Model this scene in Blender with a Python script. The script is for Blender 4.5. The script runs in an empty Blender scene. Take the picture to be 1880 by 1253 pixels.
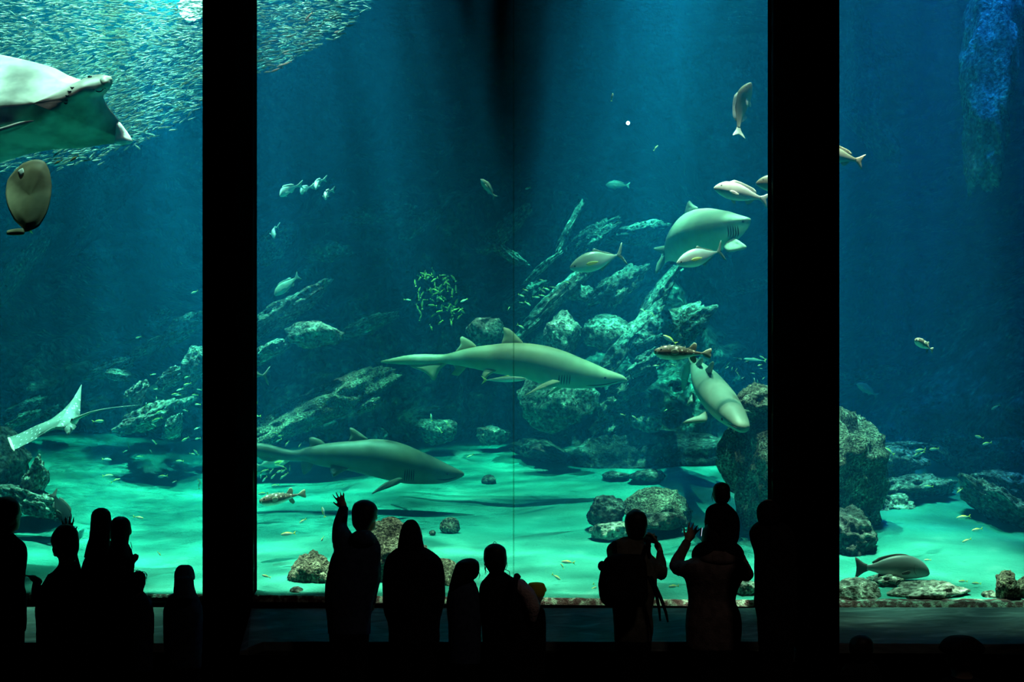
import bpy, bmesh, math, random
from mathutils import Vector, Matrix, Euler, noise
random.seed(11)
PI = math.pi
scene = bpy.context.scene
COL = scene.collection

# ------------------------------------------------------------------ camera
# 1880x1253 frame, level camera on a raised step, eye 2.12 m above the hall floor
FPX, CX, HY, EYE = 2900.0, 940.0, 800.0, 2.12
cam_d = bpy.data.cameras.new('camera')
cam_d.sensor_width = 36.0
cam_d.lens = FPX / 1880.0 * 36.0
cam_d.shift_y = (HY - 626.5) / 1880.0
cam_d.clip_end = 200
cam = bpy.data.objects.new('camera', cam_d)
cam.location = (0, 0, EYE)
cam.rotation_euler = (PI / 2, 0, 0)
COL.objects.link(cam)
scene.camera = cam


def P(px, py, d):
    """point at depth d (metres from the camera plane) seen at a pixel of the photograph"""
    return Vector(((px - CX) / FPX * d, d, EYE + (HY - py) / FPX * d))


def S(px, d):
    """length in metres of px pixels at depth d"""
    return px / FPX * d


# ------------------------------------------------------------------ helpers
def tag(o, label=None, cat=None, group=None, kind=None):
    if label: o['label'] = label
    if cat: o['category'] = cat
    if group: o['group'] = group
    if kind: o['kind'] = kind
    return o


def link_mesh(name, me, mat=None, parent=None, smooth=True):
    o = bpy.data.objects.new(name, me)
    COL.objects.link(o)
    if mat is not None:
        me.materials.clear()
        for m in (mat if isinstance(mat, (list, tuple)) else [mat]):
            me.materials.append(m)
    if smooth:
        for p in me.polygons: p.use_smooth = True
    if parent is not None: o.parent = parent
    return o


def pydata(name, verts, faces, mat=None, parent=None, smooth=True):
    me = bpy.data.meshes.new(name)
    me.from_pydata([tuple(v) for v in verts], [], [tuple(f) for f in faces])
    me.update()
    bm = bmesh.new(); bm.from_mesh(me)
    bmesh.ops.recalc_face_normals(bm, faces=bm.faces[:])
    bm.to_mesh(me); bm.free()
    return link_mesh(name, me, mat, parent, smooth)


def bm_obj(name, bm, mat=None, parent=None, smooth=True):
    me = bpy.data.meshes.new(name)
    bmesh.ops.recalc_face_normals(bm, faces=bm.faces[:])
    bm.to_mesh(me); bm.free()
    return link_mesh(name, me, mat, parent, smooth)


def empty(name, loc, rot=(0, 0, 0), parent=None):
    o = bpy.data.objects.new(name, None)
    o.empty_display_size = 0.2
    o.location = loc; o.rotation_euler = rot
    COL.objects.link(o)
    return o


def children(o):
    return [c for c in COL.objects if c.parent is o]


def copy_tree(o, parent=None):
    c = o.copy(); COL.objects.link(c)
    if parent is not None: c.parent = parent
    for ch in list(o.children): copy_tree(ch, c)
    return c


def lerp(a, b, t): return a + (b - a) * t


def interp(tab, t):
    """piecewise smooth interpolation of [(t, value)]"""
    if t <= tab[0][0]: return tab[0][1]
    for (a, va), (b, vb) in zip(tab, tab[1:]):
        if t <= b:
            u = (t - a) / (b - a) if b > a else 0
            return va + (vb - va) * u
    return tab[-1][1]


def cinterp(tab, t):
    """Catmull-Rom interpolation of [(t, value)]"""
    n = len(tab)
    if t <= tab[0][0]: return tab[0][1]
    if t >= tab[-1][0]: return tab[-1][1]
    for i in range(n - 1):
        a, va = tab[i]; b, vb = tab[i + 1]
        if a <= t <= b:
            u = (t - a) / (b - a)
            ma = (vb - tab[i - 1][1]) / (b - tab[i - 1][0]) if i > 0 else (vb - va) / (b - a)
            mb = (tab[i + 2][1] - va) / (tab[i + 2][0] - a) if i < n - 2 else (vb - va) / (b - a)
            h = b - a
            return (2*u**3-3*u*u+1)*va + (u**3-2*u*u+u)*h*ma + (-2*u**3+3*u*u)*vb + (u**3-u*u)*h*mb
    return tab[-1][1]


# ------------------------------------------------------------------ materials
def new_mat(name):
    m = bpy.data.materials.new(name); m.use_nodes = True
    nt = m.node_tree; nt.nodes.clear()
    out = nt.nodes.new('ShaderNodeOutputMaterial')
    return m, nt, out


def N(nt, t, **kw):
    n = nt.nodes.new(t)
    for k, v in kw.items():
        if hasattr(n, k): setattr(n, k, v)
    return n


def simple(name, col, rough=0.6, spec=0.4, metal=0.0, bump=None):
    m, nt, out = new_mat(name)
    b = N(nt, 'ShaderNodeBsdfPrincipled')
    b.inputs['Base Color'].default_value = (*col, 1)
    b.inputs['Roughness'].default_value = rough
    b.inputs['Specular IOR Level'].default_value = spec
    b.inputs['Metallic'].default_value = metal
    nt.links.new(b.outputs[0], out.inputs[0])
    return m


def ramp(nt, fac, stops, interp='LINEAR'):
    r = N(nt, 'ShaderNodeValToRGB')
    r.color_ramp.interpolation = interp
    e = r.color_ramp.elements
    while len(e) < len(stops): e.new(0.5)
    for el, (p, c) in zip(e, stops):
        el.position = p; el.color = (*c, 1)
    nt.links.new(fac, r.inputs[0])
    return r.outputs[0]


def noisy(name, stops, scale=4.0, detail=6, rough=0.7, spec=0.3, bump=0.3, bscale=None, coord='Object', dist=0.0, stretch=None):
    """procedural mottled material: noise -> colour ramp, finer noise -> bump"""
    m, nt, out = new_mat(name)
    tc = N(nt, 'ShaderNodeTexCoord')
    vec = tc.outputs[coord]
    if stretch:
        mp = N(nt, 'ShaderNodeMapping'); mp.inputs['Scale'].default_value = stretch
        nt.links.new(vec, mp.inputs[0]); vec = mp.outputs[0]
    no = N(nt, 'ShaderNodeTexNoise')
    no.inputs['Scale'].default_value = scale; no.inputs['Detail'].default_value = detail
    no.inputs['Distortion'].default_value = dist
    nt.links.new(vec, no.inputs['Vector'])
    c = ramp(nt, no.outputs[0], stops)
    b = N(nt, 'ShaderNodeBsdfPrincipled')
    nt.links.new(c, b.inputs['Base Color'])
    b.inputs['Roughness'].default_value = rough
    b.inputs['Specular IOR Level'].default_value = spec
    if bump:
        n2 = N(nt, 'ShaderNodeTexNoise')
        n2.inputs['Scale'].default_value = bscale or scale * 6; n2.inputs['Detail'].default_value = 6
        nt.links.new(vec, n2.inputs['Vector'])
        bp = N(nt, 'ShaderNodeBump'); bp.inputs['Strength'].default_value = bump
        bp.inputs['Distance'].default_value = 0.05
        nt.links.new(n2.outputs[0], bp.inputs['Height'])
        nt.links.new(bp.outputs[0], b.inputs['Normal'])
    nt.links.new(b.outputs[0], out.inputs[0])
    return m


# ------------------------------------------------------------------ render look
world = bpy.data.worlds.new('world'); scene.world = world
world.use_nodes = True
world.node_tree.nodes['Background'].inputs[0].default_value = (0, 0, 0, 1)
world.node_tree.nodes['Background'].inputs[1].default_value = 0.0
vs = scene.view_settings
vs.view_transform = 'Standard'; vs.look = 'None'; vs.gamma = 1.0; vs.exposure = 0.0
vs.use_curve_mapping = False
scene.display_settings.display_device = 'sRGB'
cy = scene.cycles
cy.use_denoising = True
cy.max_bounces = 5; cy.diffuse_bounces = 2; cy.glossy_bounces = 2; cy.transmission_bounces = 2
cy.volume_bounces = 0; cy.transparent_max_bounces = 16
cy.use_adaptive_sampling = True; cy.adaptive_threshold = 0.02
cy.caustics_reflective = False; cy.caustics_refractive = False
# ------------------------------------------------------------------ the hall and the window wall
def yw(x): return 11.0 - 0.09 * x          # the plane of the panes: slightly closer on the right

M_black = simple('black_painted_steel', (0.0012, 0.0012, 0.0013), 0.9, 0.0)
M_hall = simple('dark_hall_paint', (0.008, 0.008, 0.009), 0.8, 0.1)
M_floor = simple('dark_hall_carpet', (0.007, 0.007, 0.008), 0.95, 0.05)


def prism(name, plan, z0, z1, mat, bevel=0.0):
    """vertical prism over a plan polygon [(x, y)]"""
    bm = bmesh.new()
    lo = [bm.verts.new((x, y, z0)) for x, y in plan]
    hi = [bm.verts.new((x, y, z1)) for x, y in plan]
    n = len(plan)
    bm.faces.new(lo[::-1]); bm.faces.new(hi)
    for i in range(n): bm.faces.new((lo[i], lo[(i + 1) % n], hi[(i + 1) % n], hi[i]))
    bmesh.ops.recalc_face_normals(bm, faces=bm.faces[:])
    if bevel:
        bmesh.ops.bevel(bm, geom=[e for e in bm.edges], offset=bevel, segments=2, affect='EDGES')
    return bm_obj(name, bm, mat, smooth=False)


def struct(o, label=None):
    o['kind'] = 'structure'
    if label: o['label'] = label
    return o


HALL_TOP = 6.6
struct(prism('floor', [(-9, -4), (9, -4), (9, 10.3), (-9, 10.6)], -0.2, 0.0, M_floor))
struct(prism('ceiling', [(-9, -4), (9, -4), (9, 10.1), (-9, 11.72)], HALL_TOP, HALL_TOP + 0.2, M_hall))
struct(prism('wall_left', [(-9.2, -4), (-9, -4), (-9, 11.9), (-9.2, 11.9)], -0.2, HALL_TOP, M_hall))
struct(prism('wall_right', [(9, -4), (9.2, -4), (9.2, 10.2), (9, 10.2)], -0.2, HALL_TOP, M_hall))
struct(prism('wall_back', [(-9, -4.2), (9, -4.2), (9, -4), (-9, -4)], -0.2, HALL_TOP, M_hall))

# two columns between the windows
xl0, xl1, xr0, xr1 = -2.062, -1.841, 1.793, 2.033
struct(prism('pillar', [(xl0, 10.52), (xl1, 10.50), (xl1, yw(xl1) + 0.25), (xl0 - 0.12, yw(xl0) + 0.25)], 0.0, HALL_TOP, M_black, 0.012),
       'black pillar between the two windows at one end of the wall')
struct(prism('pillar', [(xr0, 9.81), (xr1, 9.80), (xr1 + 0.1, yw(xr1) + 0.25), (xr0, yw(xr0) + 0.25)], 0.0, HALL_TOP, M_black, 0.012),
       'wider black pillar beside the tall rocky window')

# sill wall under the panes, a header above, then the sloping stone ledges
SILL = 0.955
M_algae = noisy('algae_crusted_lip', [(0.38, (0.16, 0.055, 0.06)), (0.5, (0.25, 0.13, 0.13)), (0.62, (0.7, 0.72, 0.6))], 22, 8, 0.9, 0.2, 0.6)
for nm, xa, xb in (('wall_front', -9, 9),):
    struct(prism(nm, [(xa, yw(xa) - 0.07), (xb, yw(xb) - 0.07), (xb, yw(xb) + 0.30), (xa, yw(xa) + 0.30)], -0.2, SILL - 0.018, M_black))
struct(prism('wall_front_upper', [(-9, yw(-9) - 0.07), (9, yw(9) - 0.07), (9, yw(9) + 0.30), (-9, yw(-9) + 0.30)], 6.0, HALL_TOP + 2.4, M_black))

# panes: clear acrylic, faint reflection; real slabs with thickness
m, nt, out = new_mat('clear_acrylic')
tr = N(nt, 'ShaderNodeBsdfTransparent'); tr.inputs[0].default_value = (0.97, 0.99, 0.985, 1)
gl = N(nt, 'ShaderNodeBsdfGlossy'); gl.inputs['Roughness'].default_value = 0.0
mx = N(nt, 'ShaderNodeMixShader'); mx.inputs[0].default_value = 0.025
nt.links.new(tr.outputs[0], mx.inputs[1]); nt.links.new(gl.outputs[0], mx.inputs[2]); nt.links.new(mx.outputs[0], out.inputs[0])
M_pane = m
M_seam = simple('pane_joint', (0.10, 0.30, 0.27), 0.3, 0.3)
xs = (940 + 3 - CX) / FPX * 11
for i, (xa, xb) in enumerate(((-6.6, -1.98), (-1.83, xs - 0.006), (xs + 0.006, 1.79), (2.06, 6.6))):
    w = struct(prism('window_%d' % (i + 1), [(xa, yw(xa)), (xb, yw(xb)), (xb, yw(xb) + 0.05), (xa, yw(xa) + 0.05)], SILL - 0.016, 6.0, M_pane))
m, nt, out = new_mat('cured_joint_resin')
tr = N(nt, 'ShaderNodeBsdfTransparent'); tr.inputs[0].default_value = (0.80, 0.90, 0.87, 1)
df = N(nt, 'ShaderNodeBsdfDiffuse'); df.inputs[0].default_value = (0.4, 0.8, 0.7, 1)
mx = N(nt, 'ShaderNodeMixShader'); mx.inputs[0].default_value = 0.12
nt.links.new(tr.outputs[0], mx.inputs[1]); nt.links.new(df.outputs[0], mx.inputs[2]); nt.links.new(mx.outputs[0], out.inputs[0])
struct(prism('trim_4', [(xs - 0.0055, yw(xs)), (xs + 0.0055, yw(xs)), (xs + 0.0055, yw(xs) + 0.05), (xs - 0.0055, yw(xs) + 0.05)], SILL - 0.016, 6.0, m),
       'hairline joint between the two wide middle panes')

# sloping stone ledges
M_stone = noisy('streaked_grey_stone', [(0.3, (0.07, 0.085, 0.085)), (0.55, (0.16, 0.18, 0.175)), (0.75, (0.36, 0.38, 0.36))], 3.0, 9, 0.5, 0.15, 0.15, 12, dist=1.2, stretch=(1.0, 3.2, 3.2))


def ledge(name, poly, drop, label):
    """poly: pixel corners (px, py, depth) clockwise, extruded down by drop"""
    top = [P(*p) for p in poly]; bot = [v - Vector((0, 0, drop)) for v in top]
    n = len(top); V = top + bot
    Fc = [tuple(range(n)), tuple(range(2 * n - 1, n - 1, -1))] + [(i, (i + 1) % n, n + (i + 1) % n, n + i) for i in range(n)]
    o = pydata(name, V, Fc, M_stone, smooth=False)
    return struct(o, label)


ledge('trim_5', [(462, 1117, 11.10), (1420, 1117, 10.76), (1469, 1200, 9.90), (1440, 1196, 9.96), (1392, 1179, 10.18), (484, 1179, 10.46), (455, 1190, 10.50), (440, 1197, 10.50)], 0.06,
      'long sloping grey stone ledge below the wide middle panes')
ledge('trim_6', [(1541, 1116, 10.72), (2060, 1116, 10.45), (2060, 1184, 9.75), (1541, 1182, 9.86)], 0.06, 'sloping grey stone ledge below the end pane with the big grey fish')
ledge('trim_7', [(-200, 1114, 11.3), (371, 1116, 11.12), (371, 1182, 10.53), (-200, 1180, 10.75)], 0.06, 'sloping grey stone ledge hidden behind the group of visitors')
# plinth under the ledges
struct(prism('baseboard_front', [(-9, 11.13), (9, 9.53), (9, 10.1), (-9, 11.6)], 0.0, 0.66, M_black))
# ------------------------------------------------------------------ the tank: water, seabed, rock wall, light
def zs(x, y):
    """height of the seabed"""
    t = y - yw(x)
    z = 0.962 + 0.172 * max(t, 0)
    z += 0.10 * noise.noise(Vector((x * 0.45, y * 0.35, 1.7))) * min(1, max(0, t) / 2.0)
    z += 0.022 * noise.noise(Vector((x * 2.1, y * 2.6, 5.2))) * min(1, max(0, t) / 0.6)
    if x < -3.0: z += 0.10 * (-3.0 - x) * min(1, max(0, t - 2) / 3)
    if x > 3.2: z += 0.03 * (x - 3.2) * min(1, max(0, t - 2) / 3)
    return z


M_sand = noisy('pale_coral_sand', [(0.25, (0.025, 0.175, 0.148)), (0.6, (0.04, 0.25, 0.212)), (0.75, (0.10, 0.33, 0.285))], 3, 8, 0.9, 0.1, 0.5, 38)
NX, NY = 150, 120
V = []
for j in range(NY + 1):
    for i in range(NX + 1):
        x = lerp(-8.5, 8.5, i / NX)
        y = yw(x) + 0.07 + 13.0 * (j / NY) ** 1.35
        V.append((x, y, zs(x, y)))
Fc = [(j * (NX + 1) + i, j * (NX + 1) + i + 1, (j + 1) * (NX + 1) + i + 1, (j + 1) * (NX + 1) + i) for j in range(NY) for i in range(NX)]
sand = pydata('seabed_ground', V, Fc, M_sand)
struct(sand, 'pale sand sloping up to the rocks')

# water: one body of participating medium behind the panes
W_TOP = 8.6
m, nt, out = new_mat('tank_water')
va = N(nt, 'ShaderNodeVolumeAbsorption'); va.inputs['Color'].default_value = (0.0, 0.89, 0.83, 1); va.inputs['Density'].default_value = 0.27
vsn = N(nt, 'ShaderNodeVolumeScatter'); vsn.inputs['Color'].default_value = (0.01, 0.385, 1.0, 1); vsn.inputs['Density'].default_value = 0.038
vsn.inputs['Anisotropy'].default_value = 0.0
ad = N(nt, 'ShaderNodeAddShader')
nt.links.new(va.outputs[0], ad.inputs[0]); nt.links.new(vsn.outputs[0], ad.inputs[1]); nt.links.new(ad.outputs[0], out.inputs['Volume'])
M_water = m
wx = 8.6
water = prism('water', [(-wx, yw(-wx) + 0.056), (wx, yw(wx) + 0.056), (wx, 26), (-wx, 26)], 0.3, W_TOP, M_water)
struct(water, 'clear blue-green water filling the tank')

# rippled surface: caustics painted as noise into its tint, dimming the lamps in patches
m, nt, out = new_mat('caustic_tint_surface')
tc = N(nt, 'ShaderNodeTexCoord')
n1 = N(nt, 'ShaderNodeTexNoise'); n1.inputs['Scale'].default_value = 4.2; n1.inputs['Detail'].default_value = 2.5; n1.inputs['Distortion'].default_value = 1.6
mp = N(nt, 'ShaderNodeMapping'); mp.inputs['Scale'].default_value = (1.0, 1.7, 1.0)
nt.links.new(tc.outputs['Object'], mp.inputs[0]); nt.links.new(mp.outputs[0], n1.inputs['Vector'])
c = ramp(nt, n1.outputs[0], [(0.30, (0.12, 0.12, 0.12)), (0.46, (0.24, 0.24, 0.24)), (0.55, (0.55, 0.55, 0.55)), (0.60, (1, 1, 1))])
tr = N(nt, 'ShaderNodeBsdfTransparent'); nt.links.new(c, tr.inputs[0]); nt.links.new(tr.outputs[0], out.inputs[0])
NXs, NYs = 40, 36; V = []
for j in range(NYs + 1):
    for i in range(NXs + 1):
        x = lerp(-wx, wx, i / NXs); y = lerp(yw(x) + 0.06, 26, j / NYs)
        V.append((x, y, W_TOP + 0.03 + 0.02 * noise.noise(Vector((x, y, 0)))))
Fc = [(j * (NXs + 1) + i, j * (NXs + 1) + i + 1, (j + 1) * (NXs + 1) + i + 1, (j + 1) * (NXs + 1) + i) for j in range(NYs) for i in range(NXs)]
struct(pydata('water_surface', V, Fc, m), 'rippled surface of the water under the lamps')


def spot(name, px, py_aim, d, power, cone, col, h=1.3, blend=0.6, size=0.03, aim=None, x=None):
    L = bpy.data.lights.new(name, 'SPOT')
    L.energy = power; L.color = col; L.spot_size = math.radians(cone); L.spot_blend = blend; L.shadow_soft_size = size
    o = bpy.data.objects.new(name, L); COL.objects.link(o)
    x0 = (px - CX) / FPX * d
    o.location = (x0, d, W_TOP + h)
    tgt = Vector(aim) if aim else Vector((x0, d, 0))
    o.rotation_euler = (tgt - o.location).to_track_quat('-Z', 'Y').to_euler()
    return o


LW = (1.25, 1.0, 0.86)
WARM = (2.0, 1.0, 0.84)
NEAR = (3.0, 1.0, 0.84)
spot('tank_and_fill_spot', 470, 0, 14.0, 15000, 38, LW, blend=0.9)
spot('tank_and_fill_spot', 1330, 0, 13.4, 11500, 36, LW, blend=0.9)
spot('tank_and_fill_spot', 120, 0, 13.6, 26000, 42, LW, blend=0.8)
spot('tank_and_fill_spot', 1690, 0, 12.4, 6500, 32, LW, blend=0.7)
spot('tank_and_fill_spot', 1480, 0, 11.4, 25000, 23, NEAR, h=2.5, blend=0.9, aim=(0.75, 11.5, 1))
spot('tank_and_fill_spot', 410, 0, 11.6, 30000, 23, NEAR, h=2.5, blend=0.9, aim=(-1.0, 11.55, 1))
spot('tank_and_fill_spot', 1340, 0, 11.6, 5500, 30, WARM, blend=0.8, aim=(1.5, 12.6, 3.5))
spot('tank_and_fill_spot', 1720, 0, 11.25, 5000, 28, WARM, blend=0.8, aim=(3.1, 11.8, 2.5))  # unseen spot added to brighten the pufferfish in the end window
spot('tank_and_fill_spot', 1560, 0, 11.25, 34000, 14, NEAR, h=2.5, blend=0.9, aim=(3.0, 11.4, 1))  # added spot, out of view, whitening the sand by the end pane
spot('tank_and_fill_spot', 400, 0, 11.65, 18000, 14, NEAR, h=2.5, blend=0.9, aim=(-2.5, 11.6, 1))  # another added spot, for the sand along the foot of the left pane
spot('tank_and_fill_spot', 1600, 0, 13.9, 6000, 16, LW, h=1.5, blend=0.9, aim=(3.5, 14.3, 1.8))  # extra spot put in to lift the layered slabs
spot('tank_and_fill_spot', 470, 0, 12.2, 19000, 18, LW, h=2.5, aim=(-0.3, 15.9, 1.5), blend=0.9)  # added beam reaching the far sand under the reef
spot('tank_and_fill_spot', 1380, 0, 12.2, 17000, 22, LW, h=2.5, aim=(1.3, 16.2, 1.6), blend=0.9)  # second added beam for the far sand, from the right
spot('tank_and_fill_spot', 1200, 0, 15.2, 24000, 24, (0.6, 1.0, 0.95), h=2.5, aim=(1.3, 16.8, 2.8), blend=0.7)  # fill spot added to bring out the reef slabs
spot('tank_and_fill_spot', 540, 0, 15.2, 9000, 22, (0.6, 1.0, 0.95), h=2.5, aim=(-2.0, 15.9, 2.4), blend=0.7)  # fill spot added for the log of rock
spot('tank_and_fill_spot', 40, 0, 11.6, 520, 20, (2.6, 1.0, 0.9), aim=(-3.65, 11.9, 4.6), blend=0.6)  # spot added to whiten the belly of the big ray
spot('tank_and_fill_spot', 330, 0, 14.6, 3000, 30, (0.5, 1.0, 0.95), h=0.6, aim=(-2.9, 14.8, 5), blend=0.9)
spot('blue_tank_lamp', 1860, 0, 13.5, 5500, 40, (0.02, 0.16, 1.0), aim=(4.2, 14.4, 4.2))
spot('blue_tank_lamp', 1640, 0, 15.5, 900, 50, (0.02, 0.22, 1.0))
spot('tank_and_fill_spot', 230, 0, 15.0, 9000, 24, (0.6, 1.0, 0.95), h=2.5, aim=(-3.9, 16.0, 2.2), blend=0.7)  # fill spot added to pick out the rocks of the left slope
spot('tank_and_fill_spot', 1060, 0, 13.4, 5000, 15, (2.4, 1.0, 0.75), aim=(0.3, 14.3, 2.8), blend=0.8)  # spot added to warm and brighten the back of the middle shark

# crusted lip of the tank just inside the panes
def lip(name, xa, xb, wd, label):
    n = max(8, int((xb - xa) / 0.03)); V = []; Fc = []
    for i in range(n + 1):
        x = lerp(xa, xb, i / n)
        for j, f in enumerate((0.0, 0.001, 0.4, 1.0, 1.08)):
            y = yw(x) + 0.06 + wd * f
            z = 0.90 if f == 0 else (zs(x, y) - 0.05 if f > 1.01 else max(SILL + 0.002, zs(x, y) + 0.008 + 0.006 * noise.noise(Vector((x * 14, f * 6, 3.1)))))
            V.append((x, y, z))
    for i in range(n):
        for j in range(4):
            a = i * 5 + j
            Fc.append((a, a + 5, a + 6, a + 1))
    return struct(pydata(name, V, Fc, M_algae), label)


lip('trim_1', -6.5, -2.0, 0.025, 'thin crusted lip along the foot of a pane')
lip('trim_2', -1.95, 1.9, 0.010, 'reddish crusted lip along the foot of the wide panes')
lip('trim_3', 1.95, 6.5, 0.085, 'thick reddish algae-crusted lip along the foot of the end pane')

# added narrow spots, one per bright pool on the sand, standing in for caustics
for px, py, cone, pw in ((590, 885, 6.5, 7000), (700, 893, 5, 6000), (1318, 915, 6, 6000), (520, 1002, 6, 5500), (610, 1010, 4, 4500), (255, 888, 6, 6000), (300, 868, 4, 4500), (1010, 868, 6, 5000), (880, 838, 5, 5000), (1760, 1010, 8, 8000), (1840, 1040, 7, 7000), (1690, 1045, 6, 5500), (1000, 1030, 6, 4500), (250, 1030, 6, 4500), (520, 1075, 5, 4500)):
    d = 10.8
    while d < 20 and not (P(px, py, d).z <= zs(P(px, py, d).x, d) and d > yw(P(px, py, d).x) + 0.1): d += 0.03
    g = P(px, py, d)
    spot('tank_and_fill_spot', px + 12, 0, d + 0.05, pw * 2.4, cone, (2.8, 1.0, 0.9), h=1.3, blend=1.0, size=0.10, aim=tuple(g))
# ------------------------------------------------------------------ rocks
def rock_mat(name, a, b, c, scale=3.0, bump=0.9, dust=None):
    """mottled encrusted rock; `dust` = pale sediment colour settled in blotches"""
    m, nt, out = new_mat(name)
    tc = N(nt, 'ShaderNodeTexCoord')
    no = N(nt, 'ShaderNodeTexNoise'); no.inputs['Scale'].default_value = scale; no.inputs['Detail'].default_value = 10; no.inputs['Roughness'].default_value = 0.68
    nt.links.new(tc.outputs['Object'], no.inputs['Vector'])
    col = ramp(nt, no.outputs[0], [(0.30, a), (0.5, b), (0.66, c)])
    vo = N(nt, 'ShaderNodeTexNoise'); vo.inputs['Scale'].default_value = scale * 9; vo.inputs['Detail'].default_value = 7
    nt.links.new(tc.outputs['Object'], vo.inputs['Vector'])
    sp = ramp(nt, vo.outputs[0], [(0.40, (0.25, 0.25, 0.25)), (0.50, (0.9, 0.9, 0.9)), (0.60, (1.0, 1.0, 1.0)), (0.66, (2.3, 2.3, 2.1))])
    mu = N(nt, 'ShaderNodeMix'); mu.data_type = 'RGBA'; mu.blend_type = 'MULTIPLY'; mu.inputs[0].default_value = 1.0
    nt.links.new(col, mu.inputs[6]); nt.links.new(sp, mu.inputs[7])
    bsdf = N(nt, 'ShaderNodeBsdfPrincipled'); bsdf.inputs['Roughness'].default_value = 0.95; bsdf.inputs['Specular IOR Level'].default_value = 0.1
    nt.links.new(mu.outputs[2], bsdf.inputs['Base Color'])
    bp = N(nt, 'ShaderNodeBump'); bp.inputs['Strength'].default_value = bump; bp.inputs['Distance'].default_value = 0.06
    ad = N(nt, 'ShaderNodeMath'); ad.operation = 'ADD'
    nt.links.new(no.outputs[0], ad.inputs[0]); nt.links.new(vo.outputs[0], ad.inputs[1])
    nt.links.new(ad.outputs[0], bp.inputs['Height']); nt.links.new(bp.outputs[0], bsdf.inputs['Normal'])
    nt.links.new(bsdf.outputs[0], out.inputs[0])
    return m


M_rock = rock_mat('encrusted_rock', (0.05, 0.056, 0.05), (0.20, 0.21, 0.185), (0.55, 0.57, 0.48), 3.2)
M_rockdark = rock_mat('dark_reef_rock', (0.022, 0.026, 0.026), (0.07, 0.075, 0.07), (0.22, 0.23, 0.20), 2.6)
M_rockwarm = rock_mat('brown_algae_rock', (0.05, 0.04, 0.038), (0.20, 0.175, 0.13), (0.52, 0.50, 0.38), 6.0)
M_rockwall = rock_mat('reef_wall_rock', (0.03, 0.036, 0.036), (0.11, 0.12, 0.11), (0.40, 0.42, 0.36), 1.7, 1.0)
M_rockpale = rock_mat('dusted_rock', (0.10, 0.11, 0.10), (0.36, 0.37, 0.32), (0.62, 0.63, 0.54), 3.0)


def fbm(v, o=4, rg=0.5):
    s = 0; a = 1.0
    for i in range(o):
        s += a * noise.noise(v); v = v * 2.03; a *= rg
    return s


def ridge(v, o=4):
    s = 0; a = 1.0
    for i in range(o):
        s += a * (1 - abs(noise.noise(v)) * 2); v = v * 2.1; a *= 0.5
    return s


def rock_mesh(size, seed, sub=4, rough=0.25, facets=9, strata=0.0):
    rnd = random.Random(seed)
    bm = bmesh.new()
    bmesh.ops.create_icosphere(bm, subdivisions=sub, radius=1.0)
    off = Vector((rnd.uniform(-50, 50), rnd.uniform(-50, 50), rnd.uniform(-50, 50)))
    planes = []
    for i in range(facets):
        n = Vector((rnd.gauss(0, 1), rnd.gauss(0, 1), rnd.gauss(0, 1))).normalized()
        planes.append((n, rnd.uniform(0.62, 0.92)))
    sx, sy, sz = size
    asp = Vector((sx, sy, sz)) / max(size)
    for v in bm.verts:
        c = v.co.copy()
        for n, h in planes:
            dd = c.dot(n)
            if dd > h: c -= n * (dd - h) * 0.9
        q = Vector((c.x * asp.x, c.y * asp.y, c.z * asp.z)) * 1.7 + off
        r = 1 + rough * (0.55 * fbm(q * 1.1, 3) + 0.38 * (ridge(q * 1.9, 4) - 1.0) + 0.18 * fbm(q * 6.5, 3))
        if strata: r += strata * math.sin((c.z * 9 + 2 * noise.noise(q)) * 1.0) * 0.5
        c = c * r
        v.co = Vector((c.x * sx, c.y * sy, c.z * sz))
    me = bpy.data.meshes.new('rock'); bm.to_mesh(me); bm.free()
    return me


GROUPS_ROCK = {}


def rock(px, py, d, w, h, label, mat=None, depth=None, tilt=0, seed=None, sub=4, rough=0.3, name='rock', yaw=0, strata=0.0, group=None, facets=9):
    """a boulder centred at a pixel and depth; w, h its full width and height in pixels"""
    sx, sz = S(w, d) / 2 * 1.12, S(h, d) / 2 * 1.12
    sy = (depth / 2) if depth else (sx + sz) / 2
    me = rock_mesh((sx, sy, sz), seed if seed is not None else int(px * 7 + py * 3), sub, rough, facets, strata)
    o = link_mesh(name, me, mat or M_rock)
    o.location = P(px, py, d)
    o.rotation_euler = (0, math.radians(-tilt), math.radians(yaw))
    tag(o, label, 'rock', group)
    return o


def slab(a, b, th, label, mat=None, depth=0.6, seed=None, sub=5, rough=0.46, strata=0.12, group=None, facets=7):
    """an elongated rock lying between two points (px, py, depth); th its thickness in pixels"""
    A, B = P(*a), P(*b); mid = (A + B) / 2; L = (B - A).length
    d = mid.y
    me = rock_mesh((L / 2 * 1.15, depth / 2, S(th, d) / 2 * 1.15), seed if seed is not None else int(a[0] * 5 + a[1] * 3 + b[0]), sub, rough, facets, strata)
    o = link_mesh('rock_ledge', me, mat or M_rock)
    X = (B - A).normalized(); Y = Vector((0, 1, 0)); Y = (Y - X * Y.dot(X)).normalized(); Z = X.cross(Y)
    o.matrix_world = Matrix.Translation(mid) @ Matrix((X, Y, Z)).transposed().to_4x4()
    tag(o, label, 'rock', group)
    return o


def sand_d(px, py):
    """depth at which the view through a pixel meets the seabed"""
    d = 10.8
    while d < 30:
        p = P(px, py, d)
        if p.y > yw(p.x) + 0.1 and p.z <= zs(p.x, p.y): return d
        d += 0.03
    return 30.0


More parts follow.
